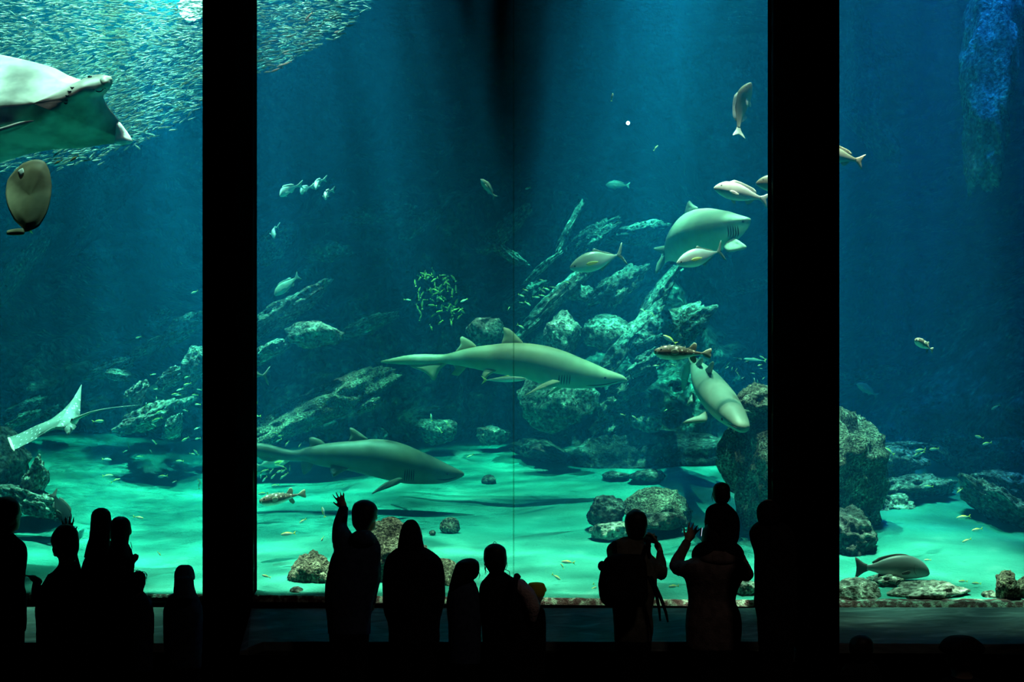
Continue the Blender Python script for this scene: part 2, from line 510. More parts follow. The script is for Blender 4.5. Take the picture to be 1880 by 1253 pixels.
# the reef wall behind everything
def wall_y(x, z):
    u = x + 0.9 * noise.noise(Vector((x * 0.25, z * 0.25, 9)))
    base = interp([(-9, 17.0), (-5.2, 17.6), (-3.6, 18.0), (-2.6, 18.2), (-1.0, 18.3), (0.5, 18.0), (1.6, 18.0), (2.3, 18.6), (3.0, 19.5), (4.0, 17.6), (5.0, 16.2), (6.5, 15.0), (9, 14.0)], u)
    top = interp([(-9, 4.2), (-5.5, 3.0), (-4.2, 2.5), (-3.0, 3.1), (-2.0, 4.6), (0, 5.0), (1.2, 5.0), (2.2, 4.4), (2.9, 2.5), (4.0, 2.2), (5.5, 2.6), (9, 3.4)], u)
    g = interp([(-9, .4), (-3.6, 0.8), (-2.4, .8), (1.7, .9), (2.6, 0.4), (9, 0.3)], u)
    hump = math.exp(-((z - 2.5) / 0.75) ** 2) if z < 2.5 else math.exp(-((z - 2.5) / 1.3) ** 2)
    lean = 0.42 * max(0, z - 2.4) + max(0, z - top) * 1.8 - g * hump
    q = Vector((x * 0.55 - z * 0.45, z * 0.35 + x * 0.3, 2.0))
    n = 0.8 * (ridge(q * 1.0, 5) - 1.0) + 0.4 * (ridge(q * 3.1, 4) - 1.0) + 0.25 * fbm(q * 6.0, 4)
    return base + lean - n * 0.62


NX, NZ = 300, 230
V = []
for j in range(NZ + 1):
    for i in range(NX + 1):
        x = lerp(-9.5, 9.5, i / NX); z = lerp(0.9, 9.9, j / NZ)
        V.append((x + 0.15 * noise.noise(Vector((x * 2, z * 2, 7))), min(wall_y(x, z), 25.6), z))
Fc = [(j * (NX + 1) + i, j * (NX + 1) + i + 1, (j + 1) * (NX + 1) + i + 1, (j + 1) * (NX + 1) + i) for j in range(NZ) for i in range(NX)]
struct(pydata('reef_backdrop', V, Fc, M_rockwall), 'dark craggy reef wall rising behind the sand')

G1 = 'tilted slabs of the reef wall'
for a, b, th, dp, lab in (
    ((955, 612, 17.0), (1078, 497, 17.5), 26, .7, 'long tilted slab above the dorsal fin of the middle shark'),
    ((972, 512, 17.4), (1026, 466, 17.6), 12, .35, 'short pale slab just left of the silver jack with the brown back'),
    ((1018, 472, 17.6), (1062, 385, 18.2), 13, .35, 'thin upright rock rib above the silver jack with the brown back'),
    ((1108, 684, 16.7), (1196, 575, 17.2), 32, .7, 'slanting slab rising above the snout of the middle shark'),
    ((1105, 750, 16.8), (1190, 688, 17.0), 36, .6, 'slab just below the snout of the middle shark'),
    ((1090, 806, 16.9), (1166, 735, 17.1), 34, .6, 'lowest leaning slab right of the rock under the middle shark'),
    ((1190, 632, 16.6), (1296, 580, 16.9), 60, .8, 'broad pale-topped slab behind the speckled pufferfish'),
    ((1165, 676, 16.5), (1248, 636, 16.8), 34, .6, 'slab left of the speckled pufferfish'),
    ((1055, 465, 18.2), (1120, 415, 18.5), 34, .7, 'rough slab behind the silver jack with the brown back'),
    ((1130, 440, 18.3), (1215, 425, 18.5), 34, .7, 'crusted rock ledge between the silver jack and the stout shark'),
    ((1165, 600, 17.3), (1240, 500, 17.6), 26, .6, 'upright slab under the tail of the stout shark'),
    ((1085, 560, 17.3), (1180, 500, 17.6), 40, .7, 'dark slab below the silver jack with the brown back'),
    ((885, 455, 18.0), (960, 395, 18.3), 30, .7, 'bright edged slab high on the dark centre of the reef'),
    ((905, 452, 17.8), (968, 488, 17.8), 18, .5, 'sloping slab under the bright edged slab of the reef'),
    ((463, 612, 16.6), (592, 530, 17.0), 34, .7, 'slab slanting up beside the black pillar, under the dim fish'),
    ((463, 662, 16.4), (522, 634, 16.5), 26, .6, 'small low slab beside the pillar, under the longer slab'),
    ((636, 612, 17.2), (722, 580, 17.4), 22, .6, 'thin dim slab above the encrusted log of rock'),
    ((640, 400, 18.6), (745, 388, 18.8), 30, .7, 'dim flat ledge high in the shaded half of the reef'),
    ((745, 430, 18.6), (800, 395, 18.8), 24, .6, 'dim slab above the cloud of yellow fish'),
    ((475, 470, 18.4), (540, 420, 18.6), 40, .7, 'dim slab beside the pillar by the single pale fish'),
    ((1190, 372, 19.5), (1250, 388, 19.3), 16, .5, 'pale ledge just left of the fin of the stout shark'),
    ((1320, 535, 19.5), (1420, 522, 19.5), 22, .6, 'faint far ledge right of the two silver jacks'),
    ((940, 560, 17.9), (1000, 520, 18.0), 26, .6, 'dim slab behind the row of small yellow fish'),
):
    slab((a[0], a[1], a[2] - .75), (b[0], b[1], b[2] - .75), th, lab, M_rock, dp, group=G1)
for px, py, d, w, h, lab in (
    (1035, 612, 16.8, 62, 78, 'rounded boulder right of the dorsal fin of the middle shark'),
    (1112, 612, 16.9, 84, 60, 'lumpy boulder between two slabs above the middle shark'),
    (1062, 540, 17.2, 46, 34, 'small boulder under the silver jack with the brown back'),
    (1018, 738, 16.4, 140, 96, 'large broken rock under the belly of the middle shark'),
    (1188, 772, 16.6, 60, 44, 'low rock left of the diving shark'),
    (572, 618, 16.3, 100, 52, 'rounded pale-topped boulder above the encrusted log of rock'),
    (600, 462, 18.4, 84, 34, 'dim block high beside the single dim fish'),
    (890, 610, 17.3, 66, 50, 'dim boulder behind the second dorsal fin of the middle shark'),
    (905, 798, 17.6, 60, 36, 'dim low boulder at the sand edge left of the dark flat rock'),
    (800, 790, 17.4, 70, 50, 'dim boulder above the back of the lower shark'),
):
    rock(px, py, d - .7, w, h, lab, M_rock, seed=int(px))
slab((1062, 838, 16.2), (1350, 826, 15.9), 74, 'long low dark rock standing in for the shaded hollow behind the sand', M_rockdark, 0.8, sub=5, rough=.2)  # dark rock put in where the reef only has a shaded hollow
# the encrusted log of rock and its stub
slab((458, 806, 15.6), (712, 690, 15.9), 62, 'long encrusted log of rock leaning out of the sand', M_rockwarm, 0.75, sub=5, rough=0.34, strata=0.1)
slab((655, 752, 15.7), (694, 736, 15.8), 22, 'short stub of rock under the end of the encrusted log', M_rockwarm, 0.3)
rock(690, 805, 16.2, 40, 36, 'knobbly pale rock behind the back fin of the lower shark', M_rock)
# left window
G2 = 'rocks of the reef slope in the end window with the rays'
for a, b, th, lab in (
    ((165, 692, 17.0), (240, 668, 17.2), 22, 'ledge of rock above the tail of the spotted ray'),
    ((195, 688, 16.8), (236, 692, 16.8), 18, 'broken block under the first ledge above the spotted ray'),
    ((235, 658, 17.2), (298, 628, 17.4), 16, 'thin ledge above the tail tip of the spotted ray'),
    ((296, 626, 17.3), (380, 580, 17.5), 30, 'long dim ledge running behind the pillar'),
    ((230, 745, 16.5), (268, 712, 16.6), 24, 'upright pale rock at the tail tip of the spotted ray'),
    ((218, 790, 16.2), (335, 742, 16.4), 34, 'long pale ledge under the tail tip of the spotted ray'),
    ((300, 800, 16.2), (330, 776, 16.3), 26, 'crumbled rock under the long pale ledge'),
    ((340, 690, 16.6), (384, 650, 16.7), 44, 'pale boulder half behind the pillar'),
    ((292, 705, 16.7), (338, 684, 16.8), 24, 'small rock left of the pale boulder by the pillar'),
    ((0, 770, 17.0), (78, 738, 17.2), 22, 'dim ledge above the head end of the spotted ray'),
    ((5, 788, 16.8), (68, 762, 16.9), 18, 'bright short rock just above the snout of the spotted ray'),
    ((80, 775, 17.2), (125, 745, 17.3), 26, 'rock right behind the wing of the spotted ray'),
    ((-10, 545, 18.0), (82, 452, 18.6), 22, 'bright slanting rib of rock under the round brown ray'),
    ((270, 600, 18.5), (310, 580, 18.6), 22, 'dim rock high on the slope near the pillar'),
    ((45, 905, 13.6), (80, 862, 13.8), 34, 'jagged pale rock left of the dark fish by the standing visitor'),
    ((20, 900, 13.7), (110, 945, 13.6), 40, 'dark rock under the dark fish by the standing visitor'),
):
    slab((a[0], a[1], a[2] - .8 if a[2] > 15 else a[2]), (b[0], b[1], b[2] - .8 if b[2] > 15 else b[2]), th, lab, M_rock, 0.6, group=G2)
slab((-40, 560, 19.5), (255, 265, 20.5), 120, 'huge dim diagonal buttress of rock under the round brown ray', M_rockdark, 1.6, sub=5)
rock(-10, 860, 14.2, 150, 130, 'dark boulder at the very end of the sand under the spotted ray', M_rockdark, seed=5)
# right window
G3 = 'rocks of the reef in the end window with the big grey fish'
for a, b, th, dp, lab in (
    ((1600, 842, 14.6), (1690, 858, 14.6), 60, .8, 'layered dark block right of the tall boulder'),
    ((1605, 826, 14.8), (1676, 818, 15.0), 16, .5, 'pale flat top on the layered block'),
    ((1588, 905, 14.0), (1722, 892, 14.2), 42, .7, 'long flat slab lying on the sand right of the tall boulder'),
    ((1586, 930, 13.8), (1666, 936, 13.8), 44, .7, 'rounded block in front of the long flat slab'),
    ((1788, 908, 13.6), (1900, 965, 13.0), 62, .9, 'dark ridged slab at the end of the sand'),
    ((1800, 880, 14.0), (1900, 900, 13.8), 36, .8, 'dark slab behind the ridged slab'),
    ((1720, 800, 15.4), (1772, 812, 15.4), 26, .5, 'small pale rocks above the yellow striped fish'),
    ((1705, 830, 15.2), (1755, 850, 15.0), 22, .5, 'low pale rock at the top of the sand tongue'),
    ((1740, 855, 15.4), (1880, 830, 15.2), 60, .9, 'dim rock mass above the end of the sand'),
    ((1660, 760, 16.8), (1760, 730, 17.0), 40, .8, 'dim rubble slope below the white-faced pufferfish'),
    ((1560, 690, 17.5), (1660, 680, 17.6), 22, .6, 'faint ledge level with the white-faced pufferfish'),
    ((1780, 770, 16.6), (1890, 700, 16.8), 46, .9, 'dim rock slope at the far end of the reef'),
):
    slab(a, b, th, lab, M_rock, dp, group=G3)
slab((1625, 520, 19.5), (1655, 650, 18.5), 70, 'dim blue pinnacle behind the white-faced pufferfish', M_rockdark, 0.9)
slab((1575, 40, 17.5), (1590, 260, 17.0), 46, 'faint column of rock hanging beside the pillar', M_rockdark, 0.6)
slab((1560, 205, 17.0), (1640, 285, 16.6), 40, 'faint elbow of rock jutting from the hanging column', M_rockdark, 0.6)
slab((1815, -40, 14.6), (1808, 300, 14.2), 74, 'tall column of crusted rock lit deep blue', M_rock, 0.7, sub=5, rough=0.4)
slab((1880, -40, 14.8), (1870, 70, 14.7), 70, 'blue-lit overhang of rock beside the tall column', M_rock, 0.7)
# the tall boulder behind the wider pillar
rock(1474, 868, 12.9, 262, 300, 'tall crusted boulder seen on both sides of the wider pillar', M_rockwarm, 1.1, seed=91, sub=5, rough=0.26)
rock(1395, 752, 12.75, 84, 76, 'pale cap of rock on top of the tall boulder', M_rockwarm, 0.6, seed=12, sub=5)
rock(1560, 985, 12.3, 96, 100, 'dark rock at the foot of the tall boulder', M_rockdark, 0.6, seed=14, sub=5)
# rocks on the sand
d = sand_d(1170, 975)
rock(1205, 938, d + .15, 122, 76, 'big mottled rock lying on the sand behind the visitor with a phone', M_rockwarm, 0.7, seed=3, sub=5, rough=.2)
rock(1113, 940, d + .10, 72, 52, 'dark rounded rock at one end of the mottled rock', M_rockdark, 0.4, seed=8, sub=5, rough=.2)
rock(1122, 974, d - .25, 80, 34, 'pale low rock in front of the mottled rock', M_rockpale, 0.35, seed=21, rough=.2)
rock(1215, 956, d - .22, 80, 34, 'dark smooth rock in front of the mottled rock', M_rockdark, 0.4, seed=23, rough=.15)
d = sand_d(1005, 850)
slab((938, 818, d + .2), (1068, 846, d), 34, 'dark flat rock lying on the sand below the broken rock', M_rockdark, 0.7, rough=.25)
rock(1130, 873, sand_d(1130, 880), 46, 14, 'thin flat stone at the far edge of the sand', M_rockdark, 0.4)
rock(1190, 876, sand_d(1190, 886), 64, 24, 'low dark stone at the far edge of the sand', M_rockdark, 0.4)
rock(899, 883, sand_d(899, 889), 29, 20, 'small brown stone on open sand beyond the lower shark', M_rockdark, 0.12, sub=3, rough=.15)
rock(826, 967, sand_d(826, 980), 34, 30, 'round brown stone on the sand behind the hooded visitor', M_rockwarm, 0.12, sub=3, rough=.15)
rock(794, 979, sand_d(794, 984), 12, 10, 'pebble on the sand beside the round brown stone', M_rockdark, sub=2, rough=.15)
# rocks against the glass
rock(716, 1040, 11.75, 150, 150, 'speckled boulder against the glass between the waving visitor and the hooded one', M_rockwarm, 0.55, seed=31, sub=5, rough=.2)
rock(578, 1066, 11.72, 84, 90, 'dark speckled rock against the glass beside the waving visitor', M_rockwarm, 0.4, seed=37, sub=5, rough=.25)
rock(818, 1072, 11.55, 60, 80, 'speckled rock against the glass between the hooded visitor and the long-haired child', M_rockwarm, 0.35, seed=38, rough=.2)
rock(545, 1090, 11.35, 26, 26, 'small dark stone at the foot of the glass near the pillar', M_rockdark, sub=3)
rock(1372, 1086, 11.2, 56, 50, 'grey rock against the glass below the carrying visitor', M_rock, 0.3, seed=44)
rock(1570, 1090, 11.05, 84, 50, 'mossy low rock against the glass under the tail of the big grey fish', M_rock, 0.35, seed=51, rough=.2)
slab((1640, 1092, 11.1), (1768, 1092, 11.05), 42, 'flat slab against the glass under the big grey fish', M_rockpale, 0.4, rough=.2)
slab((1600, 1068, 11.35), (1650, 1066, 11.4), 22, 'small flat stone under the belly of the big grey fish', M_rock, 0.3)
rock(1850, 1082, 10.95, 44, 56, 'pointed white-edged rock against the glass at the end of the window', M_rockwarm, 0.25, seed=53, rough=.4)
rock(1816, 1096, 10.95, 26, 24, 'small stone left of the pointed rock', M_rock, seed=54, sub=3)
rock(1884, 1084, 10.95, 40, 46, 'rock right of the pointed rock', M_rockwarm, seed=57, sub=3)
# ------------------------------------------------------------------ tools for animals
def skin_mat(name, back, flank, belly, edge=(0.35, 0.62), rough=0.45, spec=0.35, spots=None, spot_scale=30, spot_thr=0.2, mottle=0.12, mscale=9.0, tail=None, tail_at=0.9, streak=None):
    """animal skin coloured by how far round the body (dorsal) and how far along it (along) a point lies"""
    m, nt, out = new_mat(name)
    at = N(nt, 'ShaderNodeAttribute'); at.attribute_name = 'dorsal'
    col = ramp(nt, at.outputs['Fac'], [(0.0, belly), (edge[0], belly), ((edge[0] + edge[1]) / 2, flank), (edge[1], back)])
    tc = N(nt, 'ShaderNodeTexCoord')
    no = N(nt, 'ShaderNodeTexNoise'); no.inputs['Scale'].default_value = mscale; no.inputs['Detail'].default_value = 6
    nt.links.new(tc.outputs['Object'], no.inputs['Vector'])
    lo, hi = 1 - mottle * 2, 1 + mottle * 1.5
    mo = ramp(nt, no.outputs[0], [(0.35, (lo, lo, lo)), (0.65, (hi, hi, hi))])
    mu = N(nt, 'ShaderNodeMix'); mu.data_type = 'RGBA'; mu.blend_type = 'MULTIPLY'; mu.inputs[0].default_value = 1.0
    nt.links.new(col, mu.inputs[6]); nt.links.new(mo, mu.inputs[7]); c = mu.outputs[2]
    if spots:
        vo = N(nt, 'ShaderNodeTexVoronoi'); vo.inputs['Scale'].default_value = spot_scale
        nt.links.new(tc.outputs['Object'], vo.inputs['Vector'])
        f = ramp(nt, vo.outputs['Distance'], [(spot_thr * 0.8, (1, 1, 1)), (spot_thr, (0, 0, 0))])
        if spots[1] is not None:       # keep the spots to the back
            g = ramp(nt, at.outputs['Fac'], [(spots[1] - 0.08, (0, 0, 0)), (spots[1] + 0.05, (1, 1, 1))])
            mm = N(nt, 'ShaderNodeMix'); mm.data_type = 'RGBA'; mm.blend_type = 'MULTIPLY'; mm.inputs[0].default_value = 1.0
            nt.links.new(f, mm.inputs[6]); nt.links.new(g, mm.inputs[7]); f = mm.outputs[2]
        mx = N(nt, 'ShaderNodeMix'); mx.data_type = 'RGBA'
        nt.links.new(f, mx.inputs[0]); nt.links.new(c, mx.inputs[6]); mx.inputs[7].default_value = (*spots[0], 1); c = mx.outputs[2]
    if tail:
        al = N(nt, 'ShaderNodeAttribute'); al.attribute_name = 'along'
        f = ramp(nt, al.outputs['Fac'], [(tail_at - 0.04, (0, 0, 0)), (tail_at + 0.04, (1, 1, 1))])
        mx = N(nt, 'ShaderNodeMix'); mx.data_type = 'RGBA'
        nt.links.new(f, mx.inputs[0]); nt.links.new(c, mx.inputs[6]); mx.inputs[7].default_value = (*tail, 1); c = mx.outputs[2]
    b = N(nt, 'ShaderNodeBsdfPrincipled')
    nt.links.new(c, b.inputs['Base Color']); b.inputs['Roughness'].default_value = rough; b.inputs['Specular IOR Level'].default_value = spec
    nt.links.new(b.outputs[0], out.inputs[0])
    return m


def set_attr(me, name, vals):
    a = me.attributes.new(name, 'FLOAT', 'POINT')
    a.data.foreach_set('value', vals)


class Maker:
    """collects the parts of one animal under an Empty; all coordinates are given in world space and stored relative to it"""
    def __init__(self, name, label, cat, origin, group=None, world=True):
        self.o = Vector(origin)
        self.root = empty(name, self.o)
        tag(self.root, label, cat, group)

    def loft(self, name, st, mat, nseg=20, parent=None, up=Vector((0, 0, 1)), sq=1.0, smooth_n=4):
        """st: stations (centre, up radius, down radius, side radius[, along]) from nose to tail; one closed surface"""
        n = len(st)
        # resample with Catmull-Rom for smoothness
        tab = [[(i, s[0][k]) for i, s in enumerate(st)] for k in range(3)]
        rt = [[(i, s[k]) for i, s in enumerate(st)] for k in (1, 2, 3)]
        m = (n - 1) * smooth_n
        C = [Vector((cinterp(tab[0], i / smooth_n), cinterp(tab[1], i / smooth_n), cinterp(tab[2], i / smooth_n))) for i in range(m + 1)]
        R = [[max(1e-4, cinterp(rt[k], i / smooth_n)) for k in range(3)] for i in range(m + 1)]
        V, D, A, Fc = [], [], [], []
        for i in range(m + 1):
            T = (C[min(i + 1, m)] - C[max(i - 1, 0)]).normalized()
            U = (up - T * up.dot(T)).normalized(); L = U.cross(T)
            ru, rd, rs = R[i]
            for j in range(nseg):
                t = 2 * PI * j / nseg
                c, s = math.cos(t), math.sin(t)
                cz = abs(c) ** sq * (1 if c > 0 else -1); sy = abs(s) ** sq * (1 if s > 0 else -1)
                V.append(C[i] + U * ((ru if c > 0 else rd) * cz) + L * (rs * sy) - self.o)
                D.append(0.5 + 0.5 * c); A.append(i / m)
        for i in range(m):
            for j in range(nseg):
                k = (j + 1) % nseg
                Fc.append((i * nseg + j, (i + 1) * nseg + j, (i + 1) * nseg + k, i * nseg + k))
        for end, i0 in ((0, 0), (m, m * nseg)):
            V.append(C[end] - self.o); D.append(0.5); A.append(end / m)
            k = len(V) - 1
            for j in range(nseg):
                a, b = i0 + j, i0 + (j + 1) % nseg
                Fc.append((a, b, k) if end == 0 else (b, a, k))
        me = bpy.data.meshes.new(name); me.from_pydata([tuple(v) for v in V], [], Fc); me.update()
        set_attr(me, 'dorsal', D); set_attr(me, 'along', A)
        return link_mesh(name, me, mat, parent or self.root)

    def plate(self, name, pts, th, mat, parent=None, dorsal=0.8, along=0.5, nrm=None, sub=3):
        """a fin: closed outline of world points, lens-shaped in section, th thick in the middle"""
        P3 = [Vector(p) for p in pts]
        # smooth the outline a little: Catmull-Rom closed
        n = len(P3); O = []
        for i in range(n):
            p0, p1, p2, p3 = P3[i - 1], P3[i], P3[(i + 1) % n], P3[(i + 2) % n]
            for q in range(sub):
                u = q / sub
                cr = 0.5 * ((2 * p1) + (p2 - p0) * u + (2 * p0 - 5 * p1 + 4 * p2 - p3) * u * u + (3 * p1 - p0 - 3 * p2 + p3) * u ** 3)
                ln = p1.lerp(p2, u)
                O.append(ln.lerp(cr, 0.55))
        c = sum(O, Vector()) / len(O)
        nr = Vector()
        for i in range(len(O)): nr += (O[i] - c).cross(O[(i + 1) % len(O)] - c)
        nr = Vector(nrm) if nrm is not None else nr.normalized()
        V, Fc, k = [], [], len(O)
        for s in (1, -1):
            for f, t in ((1.0, 0.10), (0.72, 0.42), (0.35, 0.5)):
                for p in O: V.append(c.lerp(p, f) + nr * (th * t * s) - self.o)
            V.append(c + nr * (th * 0.5 * s) - self.o)
        B = 3 * k + 1
        for side in (0, 1):
            o = side * B
            for r in range(2):
                for i in range(k):
                    j = (i + 1) % k
                    Fc.append((o + r * k + i, o + r * k + j, o + (r + 1) * k + j, o + (r + 1) * k + i))
            for i in range(k): Fc.append((o + 2 * k + i, o + 2 * k + (i + 1) % k, o + 3 * k))
        for i in range(k): Fc.append((i, (i + 1) % k, B + (i + 1) % k, B + i))
        ob = pydata(name, V, Fc, mat, parent or self.root)
        set_attr(ob.data, 'dorsal', [dorsal] * len(V)); set_attr(ob.data, 'along', [along] * len(V))
        return ob

    def ball(self, name, c, r, mat, parent=None, sq=(1, 1, 1), seg=10):
        bm = bmesh.new(); bmesh.ops.create_uvsphere(bm, u_segments=seg, v_segments=max(6, seg * 2 // 3), radius=1)
        for v in bm.verts: v.co = Vector((v.co.x * r * sq[0], v.co.y * r * sq[1], v.co.z * r * sq[2])) + Vector(c) - self.o
        return bm_obj(name, bm, mat, parent or self.root)

    def tube(self, name, pts, radii, mat, parent=None, nseg=8):
        st = [(Vector(p), r, r, r) for p, r in zip(pts, radii)]
        T = (st[-1][0] - st[0][0]).normalized()
        up = Vector((0, 0, 1)) if abs(T.z) < 0.8 else Vector((0, -1, 0))
        return self.loft(name, st, mat, nseg, parent, up=up, smooth_n=3)


M_eye = simple('dark_wet_eye', (0.004, 0.005, 0.005), 0.15, 0.6)
M_slit = simple('dark_slit', (0.015, 0.02, 0.02), 0.8, 0.1)
M_mouth = simple('dark_mouth_line', (0.02, 0.022, 0.02), 0.7, 0.1)


from mathutils.bvhtree import BVHTree
_bv = {}


def on(body, px, py, lift=0.003):
    """point on the near side of a body seen through a pixel, lifted a little off the skin"""
    k = body.name
    if k not in _bv:
        o = body.parent.location
        _bv[k] = BVHTree.FromPolygons([v.co + o for v in body.data.vertices], [tuple(p.vertices) for p in body.data.polygons])
    eye = Vector((0, 0, EYE)); dr = (P(px, py, 10.0) - eye).normalized()
    hit = _bv[k].ray_cast(eye, dr)
    if hit[0] is None:
        hit = _bv[k].find_nearest(P(px, py, body.parent.location.y)); return hit[0] + hit[1] * lift
    return hit[0] - dr * lift
# ------------------------------------------------------------------ sharks
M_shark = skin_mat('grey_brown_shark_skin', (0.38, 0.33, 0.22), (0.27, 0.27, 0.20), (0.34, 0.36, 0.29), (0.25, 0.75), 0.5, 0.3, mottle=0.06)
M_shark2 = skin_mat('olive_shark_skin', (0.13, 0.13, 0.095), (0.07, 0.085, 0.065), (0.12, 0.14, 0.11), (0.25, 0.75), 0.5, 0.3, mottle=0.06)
M_sharkpale = skin_mat('pale_green_shark_skin', (0.36, 0.37, 0.28), (0.34, 0.37, 0.30), (0.48, 0.52, 0.43), (0.2, 0.5), 0.5, 0.3, mottle=0.05)

M_sharkdive = skin_mat('grey_green_shark_skin', (0.17, 0.20, 0.155), (0.19, 0.225, 0.175), (0.30, 0.34, 0.27), (0.2, 0.5), 0.55, 0.25, mottle=0.05)


def traced_shark(mk, d, prof, mat, yoff, wr=0.42):
    """prof: (px, top, bottom) from snout to tail; yoff(t) metres away from depth d"""
    st = []
    n = len(prof)
    for i, (px, t, b) in enumerate(prof):
        y = d + yoff(i / (n - 1))
        c = P(px, (t + b) / 2, d); c.y = y
        h = S(b - t, d)
        st.append((c, h / 2, h / 2, h * wr * (1.0 if i > 1 else 0.9)))
    return mk.loft('body', st, mat, 24)


def pp(d, lst): return [P(x, y, d) for x, y in lst]


# the middle shark, swimming level
d = 14.4
mk = Maker('sand_tiger_shark', 'large grey-brown shark swimming level across the middle of the wide pane', 'shark', P(930, 670, d))
yo = lambda t: -0.10 + 0.55 * max(0, t - 0.55) ** 1.4 * 1.6 + 0.12 * max(0, 0.2 - t)
prof = [(1149, 697, 701), (1142, 691, 703), (1128, 685, 706), (1108, 678, 711), (1085, 668, 714), (1060, 658, 715), (1030, 646, 713), (1000, 637, 706), (970, 632, 697), (935, 631, 691),
        (905, 634, 686), (880, 637, 680), (855, 642, 675), (832, 648, 671), (818, 651, 669), (800, 651, 671), (775, 650, 671), (745, 652, 669), (718, 657, 667), (697, 661, 665)]
body = traced_shark(mk, d, prof, M_shark, yo)
yb = lambda px: d + yo((1149 - px) / (1149 - 697))
def fin(name, pts, th, mat=M_shark, **kw):
    L = []
    for q in pts:
        p = P(q[0], q[1], d); p.y = yb(q[0]) + (q[2] if len(q) > 2 else 0); L.append(p)
    return mk.plate(name, L, th, mat, **kw)
fin('dorsal_fin', [(962, 634), (950, 619), (936, 606), (924, 603), (925, 618), (921, 634), (938, 642)], 0.045)
fin('dorsal_fin', [(876, 639), (866, 628), (850, 619), (845, 622), (846, 634), (836, 648), (858, 648)], 0.04)
fin('tail_fin', [(826, 664), (808, 678), (799, 698), (794, 698), (780, 684), (750, 671), (790, 664)], 0.04)
fin('pectoral_fin', [(1026, 703, -.17), (1012, 700, -.2), (990, 710, -.3), (970, 724, -.4), (959, 731, -.44), (966, 729, -.42), (990, 717, -.33), (1016, 713, -.2)], 0.045, dorsal=0.7)
fin('pectoral_fin', [(1030, 706, .17), (1015, 716, .3), (1000, 728, .38), (1012, 722, .3), (1032, 712, .2)], 0.04, dorsal=0.7)
fin('pelvic_fin', [(912, 682, -.06), (898, 690, -.09), (889, 700, -.1), (886, 689, -.08), (892, 680, -.06)], 0.04)
fin('anal_fin', [(858, 672), (850, 683), (842, 691), (829, 688), (836, 678), (832, 668)], 0.035)
for i, x in enumerate((1027, 1032, 1037, 1042, 1047)):
    mk.tube('gill_slit', [on(body, x - 2 * k / 4, lerp(688, 707, k / 4)) for k in range(5)], [0.001, 0.004, 0.005, 0.004, 0.001], M_slit)
mk.ball('eye', on(body, 1111, 694, 0), 0.011, M_eye)
mk.tube('mouth', [on(body, lerp(1134, 1076, k / 6), 701 + 2.5 * math.sin(k / 6 * PI) + 7 * k / 6) for k in range(7)], [0.002, 0.004, 0.005, 0.005, 0.005, 0.004, 0.001], M_mouth)

# the lower shark just above the sand
d = 14.0
mk = Maker('sand_tiger_shark', 'large dark shark gliding low, its shadow on the sand below it', 'shark', P(650, 840, d))
yo = lambda t: -0.05 + 0.25 * max(0, t - 0.5) + 0.1 * max(0, .2 - t)
prof = [(852, 869, 874), (845, 864, 878), (830, 857, 884), (808, 847, 889), (780, 834, 890), (752, 822, 889), (725, 812, 884), (700, 807, 878), (675, 807, 872), (645, 810, 865), (615, 813, 860), (590, 816, 856),
        (568, 821, 850), (550, 826, 847), (536, 827, 846), (515, 823, 845), (490, 816, 842), (462, 813, 837), (435, 811, 830), (405, 812, 824), (375, 815, 820)]
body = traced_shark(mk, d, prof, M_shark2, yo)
yb = lambda px: d + yo((852 - px) / (852 - 375))
fin('dorsal_fin', [(678, 808), (665, 797), (650, 787), (643, 786), (645, 800), (641, 812), (660, 816)], 0.045, M_shark2)
fin('dorsal_fin', [(600, 818), (590, 808), (575, 803), (568, 805), (570, 818), (567, 828), (585, 826)], 0.04, M_shark2)
fin('anal_fin', [(578, 846), (572, 862), (560, 872), (556, 868), (553, 850), (560, 843)], 0.035, M_shark2)
fin('pelvic_fin', [(642, 860, -.06), (628, 868, -.08), (615, 876, -.1), (609, 862, -.08), (612, 852, -.05)], 0.035, M_shark2)
fin('tail_fin', [(520, 840), (500, 848), (482, 846), (470, 838), (455, 834), (480, 828)], 0.035, M_shark2)
fin('pectoral_fin', [(742, 878, -.16), (732, 877, -.2), (712, 885, -.32), (696, 898, -.42), (692, 904, -.44), (702, 900, -.4), (722, 893, -.3), (738, 886, -.2)], 0.045, M_shark2, dorsal=0.5)
fin('pectoral_fin', [(738, 880, .15), (722, 882, .28), (706, 888, .42), (715, 878, .32), (728, 874, .18)], 0.04, M_shark2, dorsal=0.7)
for i, x in enumerate((744, 748, 752, 756, 760)):
    mk.tube('gill_slit', [on(body, x - 1.5 * k / 4, lerp(862, 884, k / 4)) for k in range(5)], [0.001, 0.004, 0.005, 0.004, 0.001], M_slit)
mk.ball('eye', on(body, 822, 871, 0), 0.011, M_eye)
mk.tube('mouth', [on(body, lerp(838, 800, k / 5), 877 + 3 * math.sin(k / 5 * PI) + 3 * k / 5) for k in range(6)], [0.002, 0.004, 0.005, 0.005, 0.004, 0.001], M_mouth)

